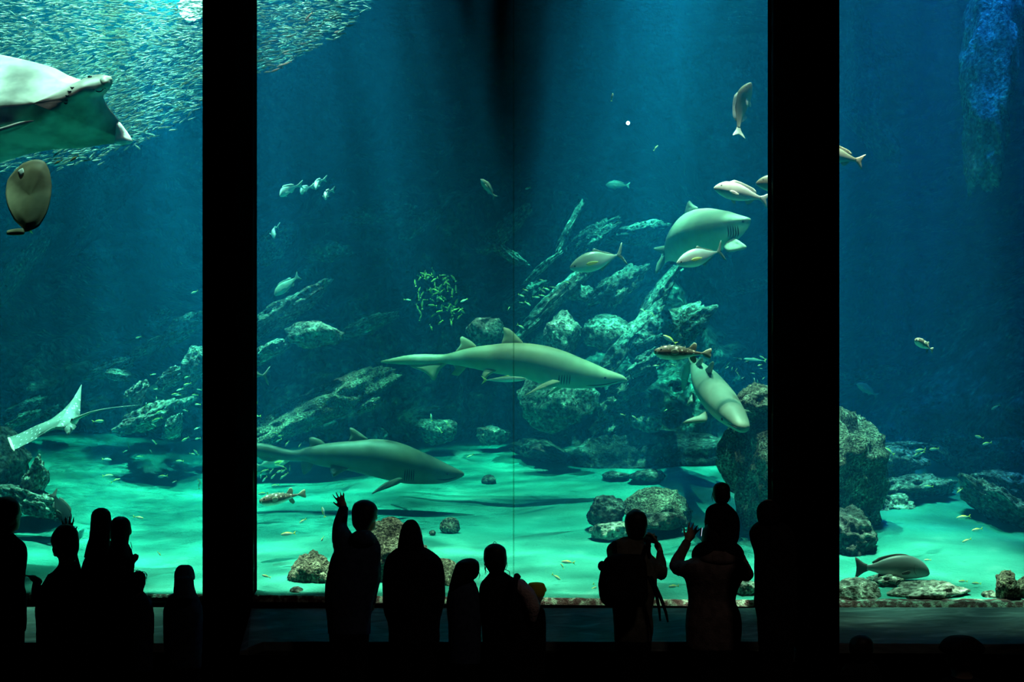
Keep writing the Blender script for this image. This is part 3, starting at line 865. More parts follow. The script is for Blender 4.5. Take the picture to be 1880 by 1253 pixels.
# the stout shark turning towards the glass, its tail trailing far behind
mk = Maker('sand_tiger_shark', 'stout pale shark turning towards the glass above the silver jack', 'shark', P(1290, 430, 14.3))
st = []
for px, py, dd, ru, rd, rs in ((1374, 404, 13.5, 4, 8, 6), (1367, 405, 13.55, 7, 17, 13), (1350, 408, 13.7, 15, 32, 22), (1327, 413, 13.9, 27, 42, 33), (1298, 424, 14.15, 42, 46, 42), (1272, 436, 14.45, 47, 46, 38),
                               (1250, 449, 14.8, 38, 34, 28), (1236, 459, 15.2, 25, 21, 17), (1226, 468, 15.6, 15, 12, 9), (1218, 477, 15.8, 9, 8, 6), (1213, 485, 15.9, 7, 8, 5), (1210, 492, 16.0, 3, 5, 3)):
    st.append((P(px, py, dd), S(ru, dd), S(rd, dd), S(rs, dd)))
body = mk.loft('body', st, M_sharkpale, 28)
mk.plate('dorsal_fin', [P(1281, 382, 14.5), P(1272, 376, 14.7), P(1266, 369, 14.95), P(1263, 376, 15.1), P(1258, 394, 15.05), P(1266, 396, 14.75)], 0.05, M_sharkpale)
mk.plate('dorsal_fin', [P(1245, 416, 15.0), P(1234, 419, 14.85), P(1227, 436, 14.8), P(1225, 453, 15.0), P(1238, 440, 14.95)], 0.035, M_sharkdive)  # rear fins take a darker skin that stands for their shading
mk.plate('tail_fin', [P(1227, 451, 15.2), P(1202, 455, 15.0), P(1201, 459, 15.0), P(1212, 463, 15.1), P(1223, 470, 15.2)], 0.03, M_sharkdive)
mk.plate('tail_fin', [P(1219, 468, 15.4), P(1207, 483, 15.3), P(1203, 503, 15.3), P(1211, 498, 15.4), P(1220, 482, 15.5)], 0.03, M_sharkdive, dorsal=0.5)
mk.plate('pectoral_fin', [P(1343, 435, 13.75), P(1358, 443, 13.5), P(1370, 452, 13.4), P(1367, 457, 13.4), P(1338, 463, 13.5), P(1328, 455, 13.7)], 0.05, M_sharkpale, dorsal=0.9)
mk.plate('pectoral_fin', [P(1325, 445, 14.3), P(1318, 455, 14.5), P(1330, 456, 14.4)], 0.04, M_sharkpale)
for k in range(5):
    x = 1337 + k * 4.5
    mk.tube('gill_slit', [on(body, x - 1, 414), on(body, x, 422), on(body, x + .5, 430), on(body, x - 1, 436)], [0.001, 0.005, 0.005, 0.001], M_slit)
mk.ball('eye', on(body, 1364, 407, 0), 0.011, M_eye)

# the diving shark, seen from above the back
mk = Maker('sand_tiger_shark', 'pale shark diving towards the tall boulder, seen from above its back', 'shark', P(1315, 730, 12.6))
upv = Vector((0.45, -0.72, 0.5)).normalized()
st = []
for px, py, dd, ru, rs in ((1366, 791, 12.00, 4, 5), (1362, 785, 12.03, 12, 16), (1352, 772, 12.15, 20, 24), (1337, 756, 12.35, 27, 31), (1322, 738, 12.60, 31, 34), (1308, 720, 12.90, 30, 33), (1296, 702, 13.20, 26, 27),
                           (1287, 687, 13.50, 19, 20), (1279, 674, 13.80, 13, 12), (1273, 664, 14.10, 8, 7), (1266, 668, 14.45, 6, 6), (1260, 684, 14.85, 5, 8), (1256, 700, 15.15, 3, 8), (1254, 715, 15.45, 2, 4)):
    st.append((P(px, py, dd), S(ru, dd), S(ru * .9, dd), S(rs, dd)))
body = mk.loft('body', st, M_sharkdive, 26, up=upv)
mk.plate('dorsal_fin', [P(1302, 690, 13.00), P(1306, 677, 12.80), P(1309, 664, 12.75), P(1304, 672, 12.95), P(1296, 680, 13.15)], 0.04, M_sharkdive)
mk.plate('dorsal_fin', [P(1283, 676, 13.35), P(1288, 664, 13.20), P(1290, 657, 13.15), P(1284, 662, 13.35), P(1277, 672, 13.65)], 0.035, M_sharkdive)
mk.plate('tail_fin', [P(1273, 676, 13.75), P(1266, 664, 13.80), P(1264, 656, 13.85), P(1270, 658, 13.90), P(1276, 666, 13.85)], 0.03, M_sharkdive)
mk.plate('pectoral_fin', [P(1297, 757, 12.50), P(1292, 764, 12.45), P(1270, 770, 12.40), P(1253, 777, 12.35), P(1270, 776, 12.35), P(1298, 773, 12.40)], 0.045, M_sharkdive)
mk.plate('pectoral_fin', [P(1358, 750, 12.40), P(1370, 753, 12.45), P(1378, 757, 12.50), P(1370, 761, 12.45), P(1362, 760, 12.40)], 0.04, M_sharkdive)
mk.plate('pelvic_fin', [P(1274, 722, 13.15), P(1266, 733, 13.10), P(1261, 745, 13.10), P(1268, 740, 13.05), P(1277, 738, 13.05)], 0.035, M_sharkdive)
mk.ball('eye', on(body, 1326, 770, 0), 0.012, M_eye)
mk.tube('mouth', [on(body, 1336, 778), on(body, 1348, 784), on(body, 1360, 790)], [0.002, 0.005, 0.002], M_mouth)
# ------------------------------------------------------------------ rays
def ray_body(mk, name, outline, d_edge, centre, bulge, mat, back=0.5, rings=16, edge_th=0.006, dorsal_front=0.1, dorsal_back=0.9, sub=3, pw=1.15):
    """outline: closed [(px, py, depth offset)]; front sheet bulges towards the viewer by bulge(px, py, r), back sheet the other way"""
    n = len(outline); O = []
    for i in range(n):
        q = [outline[(i + k - 1) % n] for k in range(4)]
        for s in range(sub):
            u = s / sub; pt = []
            for k in range(3):
                p0, p1, p2, p3 = (a[k] for a in q)
                cr = 0.5 * (2 * p1 + (p2 - p0) * u + (2 * p0 - 5 * p1 + 4 * p2 - p3) * u * u + (3 * p1 - p0 - 3 * p2 + p3) * u ** 3)
                pt.append(lerp(lerp(p1, p2, u), cr, 0.6))
            O.append(pt)
    k = len(O); V, D, A = [], [], []
    for side in (1, -1):
        for r in range(rings + 1):
            f = 1 - r / rings
            for (px, py, dz) in (O if f > 0 else [O[0]]):
                x = lerp(centre[0], px, f); y = lerp(centre[1], py, f); off = lerp(centre[2], dz, f ** pw)
                b = bulge(x, y, f) if side > 0 else -bulge(x, y, f) * back
                dd = d_edge + off - b - side * edge_th * 0.5
                V.append(P(x, y, dd) - mk.o)
                D.append(dorsal_front if side > 0 else dorsal_back); A.append(max(0, min(1, (x - 200) / 50.0)) if False else f)
    B = rings * k + 1; Fc = []
    for s in (0, 1):
        o = s * B
        for r in range(rings - 1):
            for i in range(k):
                j = (i + 1) % k
                Fc.append((o + r * k + i, o + r * k + j, o + (r + 1) * k + j, o + (r + 1) * k + i))
        for i in range(k): Fc.append((o + (rings - 1) * k + i, o + (rings - 1) * k + (i + 1) % k, o + rings * k))
    for i in range(k): Fc.append((i, (i + 1) % k, B + (i + 1) % k, B + i))
    ob = pydata(name, V, Fc, mat, mk.root)
    set_attr(ob.data, 'dorsal', D); set_attr(ob.data, 'along', A)
    return ob


def seg_dist(px, py, ax, ay, bx, by):
    dx, dy = bx - ax, by - ay
    t = max(0, min(1, ((px - ax) * dx + (py - ay) * dy) / (dx * dx + dy * dy)))
    return math.hypot(px - ax - t * dx, py - ay - t * dy), t


M_rayw = skin_mat('white_ray_belly', (0.20, 0.20, 0.19), (0.4, 0.4, 0.39), (0.40, 0.375, 0.36), (0.3, 0.6), 0.55, 0.2, mottle=0.2, mscale=5.0)
M_raywhite = skin_mat('white_ray_wing_tip', (0.95, 0.95, 0.95), (0.95, 0.95, 0.95), (0.95, 0.95, 0.95), rough=0.5, mottle=0.02)
M_rayb = skin_mat('brown_ray_belly', (0.2, 0.16, 0.11), (0.3, 0.25, 0.17), (0.55, 0.43, 0.28), (0.3, 0.6), 0.55, 0.2, mottle=0.18, mscale=5.0)
M_rays = skin_mat('spotted_ray_skin', (0.17, 0.195, 0.185), (0.17, 0.195, 0.185), (0.17, 0.195, 0.185), (0.3, 0.6), 0.5, 0.3, spots=((0.75, 0.80, 0.76), None), spot_scale=24, spot_thr=0.24, mottle=0.08)
M_raygrey = skin_mat('grey_ray_skin', (0.33, 0.35, 0.32), (0.33, 0.35, 0.32), (0.5, 0.52, 0.48), rough=0.5, mottle=0.1)

d = 12.4
mk = Maker('eagle_ray', 'huge pale-bellied ray with one white wing tip, banking at the end window', 'ray', P(40, 200, d))
ax = (206, 150, -200, 150)


def bulge_big(x, y, f):
    da, ta = seg_dist(x, y, 198, 164, 70, 212)
    db, tb = seg_dist(x, y, 70, 212, -250, 222)
    ds = min(da, db); t = ta * .4 if da < db else .4 + .6 * tb
    w = lerp(34, 84, min(1, t * 2.6))
    b = 0.17 * math.exp(-(ds / w) ** 2) * min(1, (1 - f) * 5 + 0.12)
    ds2, t2 = seg_dist(x, y, 152, 160, 75, 222)       # girdle bulge
    b += 0.05 * math.exp(-(ds2 / 16) ** 2)
    ds3, t3 = seg_dist(x, y, 20, 226, -120, 240)
    b += 0.05 * math.exp(-(ds3 / 9) ** 2)
    return b


big = [(206, 150, .05), (203, 142, .04), (190, 137, .04), (176, 137, .06), (162, 140, .10), (150, 147, .14), (125, 138, .20), (98, 124, .26), (55, 112, .3), (0, 100, .36), (-80, 86, .42), (-180, 78, .48), (-290, 100, .45),
       (-340, 160, .25), (-320, 240, .15), (-220, 300, .30), (-120, 312, .34), (-40, 306, .35), (0, 299, .36), (48, 284, .37), (95, 275, .37), (150, 272, .36), (195, 265, .34), (226, 263, .32), (240, 262, .31), (242, 257, .30),
       (232, 240, .26), (216, 218, .20), (200, 198, .15), (192, 185, .11), (190, 176, .09), (197, 168, .07), (204, 160, .06)]
body = ray_body(mk, 'body', big, d, (60, 190, -.02), bulge_big, M_rayw, back=0.5, rings=26)
mk.plate('wing_tip', [P(244, 259, d + .22), P(238, 264, d + .20), P(224, 265, d + .20), P(210, 263, d + .22), P(212, 248, d + .22), P(213, 226, d + .20), P(219, 224, d + .21), P(232, 240, d + .23)], 0.05, M_raywhite, sub=2)
mk.plate('pelvic_fin', [P(62, 222, d - .20), P(40, 224, d - .22), P(0, 236, d - .22), P(-50, 246, d - .2), P(-50, 258, d - .14), P(0, 248, d - .16), P(40, 236, d - .18)], 0.05, M_rayw, dorsal=0.1)
for i, (x, y) in enumerate(((133, 161), (128, 168), (124, 176), (122, 184), (121, 190))):
    mk.tube('gill_slit', [on(body, x - 4, y - 1), on(body, x, y + .5), on(body, x + 3, y - 1)], [0.002, 0.007, 0.002], M_slit)
mk.ball('eye', on(body, 165, 142, 0), 0.015, M_eye, sq=(1.3, .8, .8))
mk.tube('mouth', [on(body, 171, 163), on(body, 178, 168), on(body, 185, 168), on(body, 190, 163)], [0.002, 0.005, 0.005, 0.003], M_mouth)
mk.ball('nostril', on(body, 193, 161, 0), 0.010, M_slit, sq=(.6, .6, 1))
mk.plate('head_lobe', [P(204, 158, d - .06), P(206, 150, d - .06), P(202, 142, d - .05), P(190, 139, d - .07), P(184, 146, d - .13), P(190, 156, d - .16), P(198, 162, d - .12)], 0.06, M_raygrey, dorsal=0.4)

d = 11.65
mk = Maker('stingray', 'round brown ray seen from below under the pale-bellied ray', 'ray', P(55, 360, d))


def bulge_rd(x, y, f):
    ds, t = seg_dist(x, y, 70, 305, 45, 425)
    return 0.035 * math.exp(-(ds / 24) ** 2) * min(1, (1 - f) * 4)


body = ray_body(mk, 'body', [(58, 294, .12), (70, 293, .12), (82, 297, .11), (91, 314, .08), (95, 340, .02), (93, 365, -.05), (86, 392, -.12), (72, 415, -.18), (56, 424, -.2), (46, 426, -.2), (40, 418, -.17), (26, 404, -.1), (14, 380, -.02), (10, 355, .06), (14, 330, .12), (28, 312, .13), (42, 300, .13)],
         d, (55, 360, -.02), bulge_rd, M_rayb, rings=14, pw=1.0)
mk.plate('pelvic_fin', [P(46, 420, d - .18), P(30, 421, d - .16), P(14, 424, d - .14), P(13, 431, d - .18), P(30, 432, d - .2), P(44, 430, d - .22)], 0.03, M_rayb, dorsal=0.1)
mk.plate('mouth', [on(body, 33, 314), on(body, 42, 309), on(body, 44, 318), on(body, 38, 323)], 0.006, M_raywhite)
mk.tube('tail', [P(54, 422, d - .18), P(57, 426, d + .3), P(60, 429, d + .7)], [0.012, 0.008, 0.004], M_rayb)

d = 13.2
mk = Maker('spotted_eagle_ray', 'white-spotted ray with a long whip tail banking above the sand', 'ray', P(100, 770, d))
ray_body(mk, 'body', [(150, 706, .42), (146, 712, .38), (138, 727, .29), (128, 740, .21), (115, 754, .14), (98, 767, .1), (88, 773, .1), (70, 780, .12), (45, 792, .14), (28, 800, .16), (15, 804, .18), (18, 816, .02), (23, 828, -.12), (40, 820, -.12), (62, 809, -.12), (85, 795, -.14),
                      (100, 789, -.16), (118, 790, -.14), (130, 785, -.08), (141, 780, .0), (146, 768, .1), (148, 745, .2), (149, 722, .32)], d, (112, 772, -.04),
         lambda x, y, f: 0.08 * math.exp(-(seg_dist(x, y, 78, 786, 132, 774)[0] / 15) ** 2) * min(1, (1 - f) * 4), M_rays, rings=16, dorsal_front=0.9)
mk.plate('pelvic_fin', [P(117, 787, d - .16), P(121, 795, d - .22), P(126, 799, d - .25), P(132, 793, d - .2), P(140, 784, d - .1), P(134, 778, d - .1), P(122, 782, d - .14)], 0.03, M_rays, dorsal=0.9)
mk.plate('dorsal_fin', [P(129, 776, d - .16), P(131, 769, d - .22), P(134, 770, d - .24), P(136, 776, d - .2)], 0.02, M_slit)
tail = [(134, 775, -.2), (141, 769, -.26), (150, 764.5, -.3), (165, 758, -.32), (180, 754, -.33), (205, 749.5, -.33), (235, 746, -.3), (262, 744, -.26)]
mk.tube('tail', [P(x, y, d + o) for x, y, o in tail], [0.022, 0.016, 0.012, 0.008, 0.006, 0.004, 0.003, 0.002], M_raygrey)
mk.plate('mouth', [P(14, 805, d + .16), P(19, 805, d + .13), P(27, 826, d - .15), P(23, 829, d - .15)], 0.03, simple('worn_pink_skin', (0.7, 0.5, 0.42), 0.7))
# ------------------------------------------------------------------ fish
def fish_proto(name, L, prof, mat, fins, eye=(0.10, 0.05, 0.012), wr=0.5, bend=0.0, finmat=None, label=None, cat='fish', nseg=16, extra=None):
    """a fish lying along +X (nose) with Z up; prof: (s, top, bottom) as fractions of L from nose to tail root;
    fins: (part name, [(s, z[, y])...], thickness fraction, material or None)"""
    mk = Maker(name, label, cat, (0, 0, 0))
    bx = lambda s: (0.5 - s) * L
    by = lambda s: bend * L * max(0, s - 0.25) ** 2
    st = []
    for i, (s, t, b) in enumerate(prof):
        h = (t - b) * L
        w = h * wr * (0.75 if i == 0 else 1) * (1.0 if s < 0.5 else lerp(1, 0.6, (s - 0.5) * 2)) * 0.5 * 2 * 0.5
        st.append((Vector((bx(s), by(s), (t + b) / 2 * L)), h / 2, h / 2, w))
    mk.loft('body', st, mat, nseg, up=Vector((0, 0, 1)), sq=0.95, smooth_n=3)
    for f in fins:
        nm, pts, th, fm = f
        mk.plate(nm, [Vector((bx(p[0]), by(p[0]) + (p[2] * L if len(p) > 2 else 0), p[1] * L)) for p in pts], th * L, fm or finmat or mat, sub=2)
    if eye:
        s, z, r = eye
        h = (cinterp([(a, (b - c)) for a, b, c in prof], s)) * L
        mid = cinterp([(a, (b + c) / 2) for a, b, c in prof], s) * L
        zz = z * L
        k = max(0.0, 1 - ((zz - mid) / (h / 2)) ** 2)
        yy = h * wr * 0.5 * math.sqrt(k) * 0.93
        for sgn in (1, -1): mk.ball('eye', (bx(s), by(s) + sgn * yy, zz), r * L, M_eye, sq=(1, .55, 1), seg=8)
    if extra: extra(mk, bx, by, L)
    mk.root['L'] = L
    del mk.root['L']
    mk.L = L
    return mk


def pose(o, L, px, py, d, len_px, ang=180, yaw=0, roll=0):
    a, w = math.radians(ang), math.radians(yaw)
    f = Vector((math.cos(a) * math.cos(w), -math.sin(w), math.sin(a) * math.cos(w)))
    up0 = Vector((0, 0, 1)) if abs(f.z) < 0.9 else Vector((-math.copysign(1, f.z) * 0.9, -0.3, 0.2))
    left = up0.cross(f).normalized(); up = f.cross(left)
    if roll:
        R = Matrix.Rotation(math.radians(roll), 3, f); left = R @ left; up = R @ up
    k = S(len_px, d) / L
    M = Matrix((f * k, left * k, up * k)).transposed().to_4x4()
    M.translation = P(px, py, d)
    o.matrix_world = M
    return o


_used = set()


def put(mk, label, px, py, d, len_px, ang=180, yaw=0, roll=0, group=None, name=None):
    if mk.root.name in _used:
        o = copy_tree(mk.root)
        if name: o.name = name
    else:
        o = mk.root; _used.add(o.name)
    o['label'] = label
    if group: o['group'] = group
    elif 'group' in o: del o['group']
    return pose(o, mk.L, px, py, d, len_px, ang, yaw, roll)


M_silver = skin_mat('silver_jack_skin', (0.36, 0.38, 0.30), (0.52, 0.55, 0.50), (0.78, 0.80, 0.76), (0.35, 0.75), 0.3, 0.5, mottle=0.05)
M_silver2 = skin_mat('bright_silver_skin', (0.62, 0.66, 0.62), (0.75, 0.78, 0.74), (0.85, 0.87, 0.84), (0.35, 0.75), 0.3, 0.5, mottle=0.05)
M_yellowfin = simple('yellow_fin', (0.75, 0.68, 0.18), 0.5, 0.3)
M_greyfin = skin_mat('grey_fin', (0.30, 0.32, 0.28), (0.30, 0.32, 0.28), (0.30, 0.32, 0.28), mottle=0.08)
M_white = skin_mat('white_bream_skin', (0.75, 0.76, 0.72), (0.82, 0.83, 0.80), (0.9, 0.9, 0.88), (0.35, 0.7), 0.4, 0.4, mottle=0.05)
M_brownfish = skin_mat('brown_bream_skin', (0.30, 0.28, 0.21), (0.38, 0.36, 0.28), (0.50, 0.52, 0.43), (0.35, 0.7), 0.4, 0.4, mottle=0.07)
M_grunt = skin_mat('dark_grey_fish_skin', (0.13, 0.165, 0.165), (0.20, 0.25, 0.25), (0.30, 0.36, 0.36), (0.2, 0.6), 0.4, 0.35, mottle=0.06)
M_darkfin = simple('dark_fin', (0.06, 0.065, 0.062), 0.6, 0.2)
M_puff = skin_mat('speckled_puffer_skin', (0.15, 0.125, 0.095), (0.24, 0.21, 0.165), (0.72, 0.72, 0.66), (0.22, 0.42), 0.6, 0.2, spots=((0.85, 0.82, 0.68), 0.38), spot_scale=27, spot_thr=0.34, mottle=0.25, mscale=8)
M_pufffin = simple('pale_translucent_fin', (0.42, 0.45, 0.34), 0.5, 0.3)
M_fus = skin_mat('blue_green_fish_skin', (0.62, 0.62, 0.10), (0.22, 0.42, 0.48), (0.62, 0.74, 0.74), (0.55, 0.86), 0.35, 0.4, mottle=0.04, tail=(0.75, 0.72, 0.10), tail_at=0.95)
M_fusfin = simple('yellow_tail', (0.72, 0.70, 0.12), 0.5, 0.3)
M_dimfish = skin_mat('grey_green_fish_skin', (0.25, 0.27, 0.22), (0.32, 0.35, 0.30), (0.5, 0.53, 0.46), (0.3, 0.65), 0.5, 0.3, mottle=0.08)

jackp = [(0.0, 0.0, -0.035), (0.03, 0.035, -0.06), (0.10, 0.085, -0.10), (0.20, 0.135, -0.135), (0.32, 0.17, -0.16), (0.45, 0.175, -0.165), (0.58, 0.14, -0.14), (0.70, 0.085, -0.09), (0.80, 0.04, -0.045), (0.87, 0.018, -0.02), (0.90, 0.014, -0.016)]
jackf = [('tail_fin', [(0.88, 0.012), (0.93, 0.06), (1.00, 0.17), (1.04, 0.20), (0.99, 0.09), (0.955, 0.0), (0.99, -0.09), (1.04, -0.21), (0.99, -0.17), (0.93, -0.06), (0.88, -0.014)], 0.018, M_greyfin),
         ('dorsal_fin', [(0.46, 0.165), (0.50, 0.215), (0.53, 0.21), (0.60, 0.155), (0.75, 0.085), (0.84, 0.03), (0.70, 0.075), (0.55, 0.14)], 0.012, M_greyfin),
         ('anal_fin', [(0.52, -0.15), (0.56, -0.20), (0.60, -0.17), (0.74, -0.09), (0.84, -0.03), (0.70, -0.08), (0.58, -0.13)], 0.012, M_greyfin),
         ('pectoral_fin', [(0.27, -0.02, .085), (0.33, 0.005, .10), (0.43, -0.005, .115), (0.50, -0.03, .12), (0.43, -0.05, .115), (0.32, -0.055, .10)], 0.012, M_yellowfin),
         ('pectoral_fin', [(0.27, -0.02, -.085), (0.33, 0.005, -.10), (0.43, -0.005, -.115), (0.50, -0.03, -.12), (0.43, -0.05, -.115), (0.32, -0.055, -.10)], 0.012, M_yellowfin)]
jack_b = fish_proto('trevally', 0.6, jackp, M_silver, jackf, (0.085, 0.0, 0.016), wr=0.5)
put(jack_b, 'silver jack with a brownish back and yellow fin, left of the stout shark', 1095, 479, 13.2, 106, 196, 14)
jack_w = fish_proto('trevally', 0.6, jackp, M_silver2, jackf, (0.085, 0.0, 0.016), wr=0.5)
put(jack_w, 'bright silver jack just below the belly of the stout shark', 1284, 472, 12.6, 96, 197, 18)
jack_d = fish_proto('trevally', 0.6, jackp, M_dimfish, jackf, (0.085, 0.0, 0.016), wr=0.45)
put(jack_d, 'dull silver jack half hidden behind the tail of the lower shark', 502, 849, 15.3, 66, 14, -10)
put(jack_d, 'fish at the edge of the pillar showing only its forked tail', 448, 687, 13.6, 88, 176, 0)

brp = [(0.0, -0.03, -0.06), (0.03, 0.01, -0.085), (0.10, 0.075, -0.12), (0.20, 0.135, -0.15), (0.32, 0.155, -0.16), (0.45, 0.145, -0.15), (0.58, 0.115, -0.12), (0.70, 0.075, -0.075), (0.80, 0.045, -0.04), (0.86, 0.038, -0.032)]
def brf(fm): return [
    ('tail_fin', [(0.84, 0.036), (0.90, 0.065), (0.98, 0.13), (1.02, 0.15), (0.985, 0.06), (0.965, 0.0), (0.985, -0.06), (1.01, -0.14), (0.97, -0.12), (0.90, -0.055), (0.84, -0.03)], 0.02, fm),
    ('dorsal_fin', [(0.24, 0.135), (0.32, 0.195), (0.45, 0.19), (0.58, 0.165), (0.70, 0.14), (0.77, 0.085), (0.72, 0.06), (0.5, 0.12)], 0.012, fm),
    ('anal_fin', [(0.58, -0.10), (0.64, -0.165), (0.70, -0.14), (0.76, -0.055), (0.70, -0.06)], 0.012, fm),
    ('pelvic_fin', [(0.33, -0.14), (0.38, -0.20), (0.44, -0.21), (0.42, -0.15)], 0.012, fm),
    ('pectoral_fin', [(0.27, -0.03, .08), (0.33, -0.015, .11), (0.43, -0.05, .14), (0.42, -0.085, .14), (0.32, -0.075, .1)], 0.012, fm),
    ('pectoral_fin', [(0.27, -0.03, -.08), (0.33, -0.015, -.11), (0.43, -0.05, -.14), (0.42, -0.085, -.14), (0.32, -0.075, -.1)], 0.012, fm)]
M_brownfin = skin_mat('brown_fin', (0.45, 0.37, 0.25), (0.45, 0.37, 0.25), (0.45, 0.37, 0.25), mottle=0.15, mscale=20)
M_whitefin = skin_mat('white_fin', (0.75, 0.75, 0.70), (0.75, 0.75, 0.70), (0.75, 0.75, 0.70), mottle=0.1, mscale=20)
def br_mouth(mk, bx, by, L):
    for sg in (1, -1):
        mk.tube('mouth', [(bx(0.0), 0.0, -0.046 * L), (bx(0.03), sg * 0.022 * L, -0.052 * L), (bx(0.065), sg * 0.04 * L, -0.06 * L)], [0.002 * L, 0.004 * L, 0.001 * L], M_mouth)
wh = fish_proto('emperor_fish', 0.6, brp, M_white, brf(M_whitefin), (0.115, 0.03, 0.016), wr=0.5, extra=br_mouth)
put(wh, 'white fish swimming at the edge of the pillar above the stout shark', 1361, 355, 12.1, 104, 166, 6)
bn = fish_proto('emperor_fish', 0.6, brp, M_brownfish, brf(M_brownfin), (0.115, 0.03, 0.014), wr=0.5, extra=br_mouth)
put(bn, 'brown fish with its head peeping out from the pillar beside the white fish', 1440, 340, 12.0, 104, 172, 0)
put(bn, 'brown fish beyond the pillar of which only the tail half shows', 1537, 285, 12.0, 100, 166, 4)
put(bn, 'pale brown fish turned away behind the tail of the white fish', 1424, 360, 12.4, 60, 250, 30)
up = fish_proto('emperor_fish', 0.6, brp, M_brownfish, brf(M_whitefin), (0.115, 0.03, 0.014), wr=0.62, bend=-0.9, extra=br_mouth)
put(up, 'fish swimming straight up in the open water with its tail bent aside', 1358, 196, 12.6, 94, 70, 18, 60)
dim = fish_proto('snapper', 0.5, brp, M_dimfish, brf(M_greyfin), (0.115, 0.03, 0.014), wr=0.5)
put(dim, 'dim greenish fish above the slab beside the pillar', 526, 524, 15.4, 58, 218, 8)
put(dim, 'faint fish high over the dark centre of the reef', 896, 346, 16.6, 44, 128, 20)
put(dim, 'faint grey fish over the top of the reef near the lamp', 1134, 340, 17.4, 44, 176, 0)
put(dim, 'dim fish above the layered block in the end window', 1592, 716, 15.2, 46, 148, 10)
dkf = fish_proto('snapper', 0.5, brp, skin_mat('shade_dark_fish_skin', (0.008, 0.014, 0.016), (0.009, 0.017, 0.02), (0.014, 0.024, 0.026), rough=0.9, spec=0.05), brf(M_darkfin), (0.115, 0.03, 0.014), wr=0.5)  # shade around this fish is put into its near-black skin
put(dkf, 'dark fish behind the visitor standing at the end of the window', 112, 934, 12.7, 84, -52, 30, -35)
Gp = 'four pale fish heading for the glass beside the pillar'
ps = fish_proto('snapper', 0.5, brp, M_white, brf(M_whitefin), (0.115, 0.03, 0.014), wr=0.5, bend=0.7)
put(ps, 'pale blue-green fish, the one nearest the pillar of four heading for the glass', 525, 349, 14.6, 56, 238, 58, 0, Gp)
put(ps, 'smallest of four pale fish heading for the glass', 556, 348, 14.9, 42, 262, 66, 0, Gp)
put(ps, 'pale fish with a raised white tail, topmost of four heading for the glass', 580, 337, 14.8, 50, 282, 60, 0, Gp)
put(ps, 'brightest of four pale fish heading for the glass, below the topmost one', 597, 356, 14.2, 46, 288, 60, 0, Gp)
put(ps, 'single pale green fish beside the pillar, below the four pale fish', 500, 425, 14.8, 46, 300, 48, 0)

# big grey fish at the end window
grp = [(0.0, -0.075, -0.10), (0.025, -0.03, -0.125), (0.07, 0.03, -0.14), (0.14, 0.095, -0.15), (0.24, 0.15, -0.155), (0.36, 0.172, -0.155), (0.50, 0.155, -0.14), (0.62, 0.115, -0.105), (0.72, 0.07, -0.065), (0.80, 0.045, -0.042), (0.84, 0.042, -0.04)]
grf = [('tail_fin', [(0.82, 0.04), (0.88, 0.065), (0.96, 0.125), (1.0, 0.145), (0.985, 0.06), (0.98, 0.0), (0.985, -0.06), (1.0, -0.14), (0.95, -0.115), (0.88, -0.065), (0.82, -0.04)], 0.02, M_darkfin),
       ('dorsal_fin', [(0.26, 0.155), (0.33, 0.185), (0.45, 0.188), (0.58, 0.165), (0.68, 0.135), (0.775, 0.075), (0.74, 0.055), (0.6, 0.11), (0.42, 0.155)], 0.012, M_darkfin),
       ('anal_fin', [(0.60, -0.10), (0.63, -0.155), (0.685, -0.175), (0.69, -0.10), (0.68, -0.075)], 0.012, M_darkfin),
       ('pelvic_fin', [(0.34, -0.145), (0.40, -0.175), (0.48, -0.175), (0.44, -0.14)], 0.012, M_darkfin),
       ('pectoral_fin', [(0.27, -0.045, .08), (0.31, -0.03, .10), (0.40, -0.055, .125), (0.39, -0.085, .12), (0.30, -0.08, .1)], 0.012, M_darkfin),
       ('pectoral_fin', [(0.27, -0.045, -.08), (0.31, -0.03, -.10), (0.40, -0.055, -.125), (0.39, -0.085, -.12), (0.30, -0.08, -.1)], 0.012, M_darkfin)]
def gr_extra(mk, bx, by, L):
    for sg in (1, -1):
        mk.tube('gill_cover', [(bx(0.205), sg * 0.062 * L, 0.06 * L), (bx(0.225), sg * 0.078 * L, 0.0), (bx(0.215), sg * 0.076 * L, -0.06 * L), (bx(0.18), sg * 0.06 * L, -0.105 * L)], [0.0015 * L, 0.003 * L, 0.003 * L, 0.001 * L], M_darkfin)
        mk.tube('mouth', [(bx(0.0), 0.0, -0.088 * L), (bx(0.03), sg * 0.02 * L, -0.098 * L), (bx(0.06), sg * 0.034 * L, -0.11 * L)], [0.002 * L, 0.004 * L, 0.001 * L], M_mouth)
gr = fish_proto('sweetlips', 0.55, grp, M_grunt, grf, (0.085, 0.005, 0.014), wr=0.46, extra=gr_extra)
put(gr, 'big dark grey fish swimming just behind the glass over the flat slab', 1638, 1043, 11.35, 137, 0, 0)

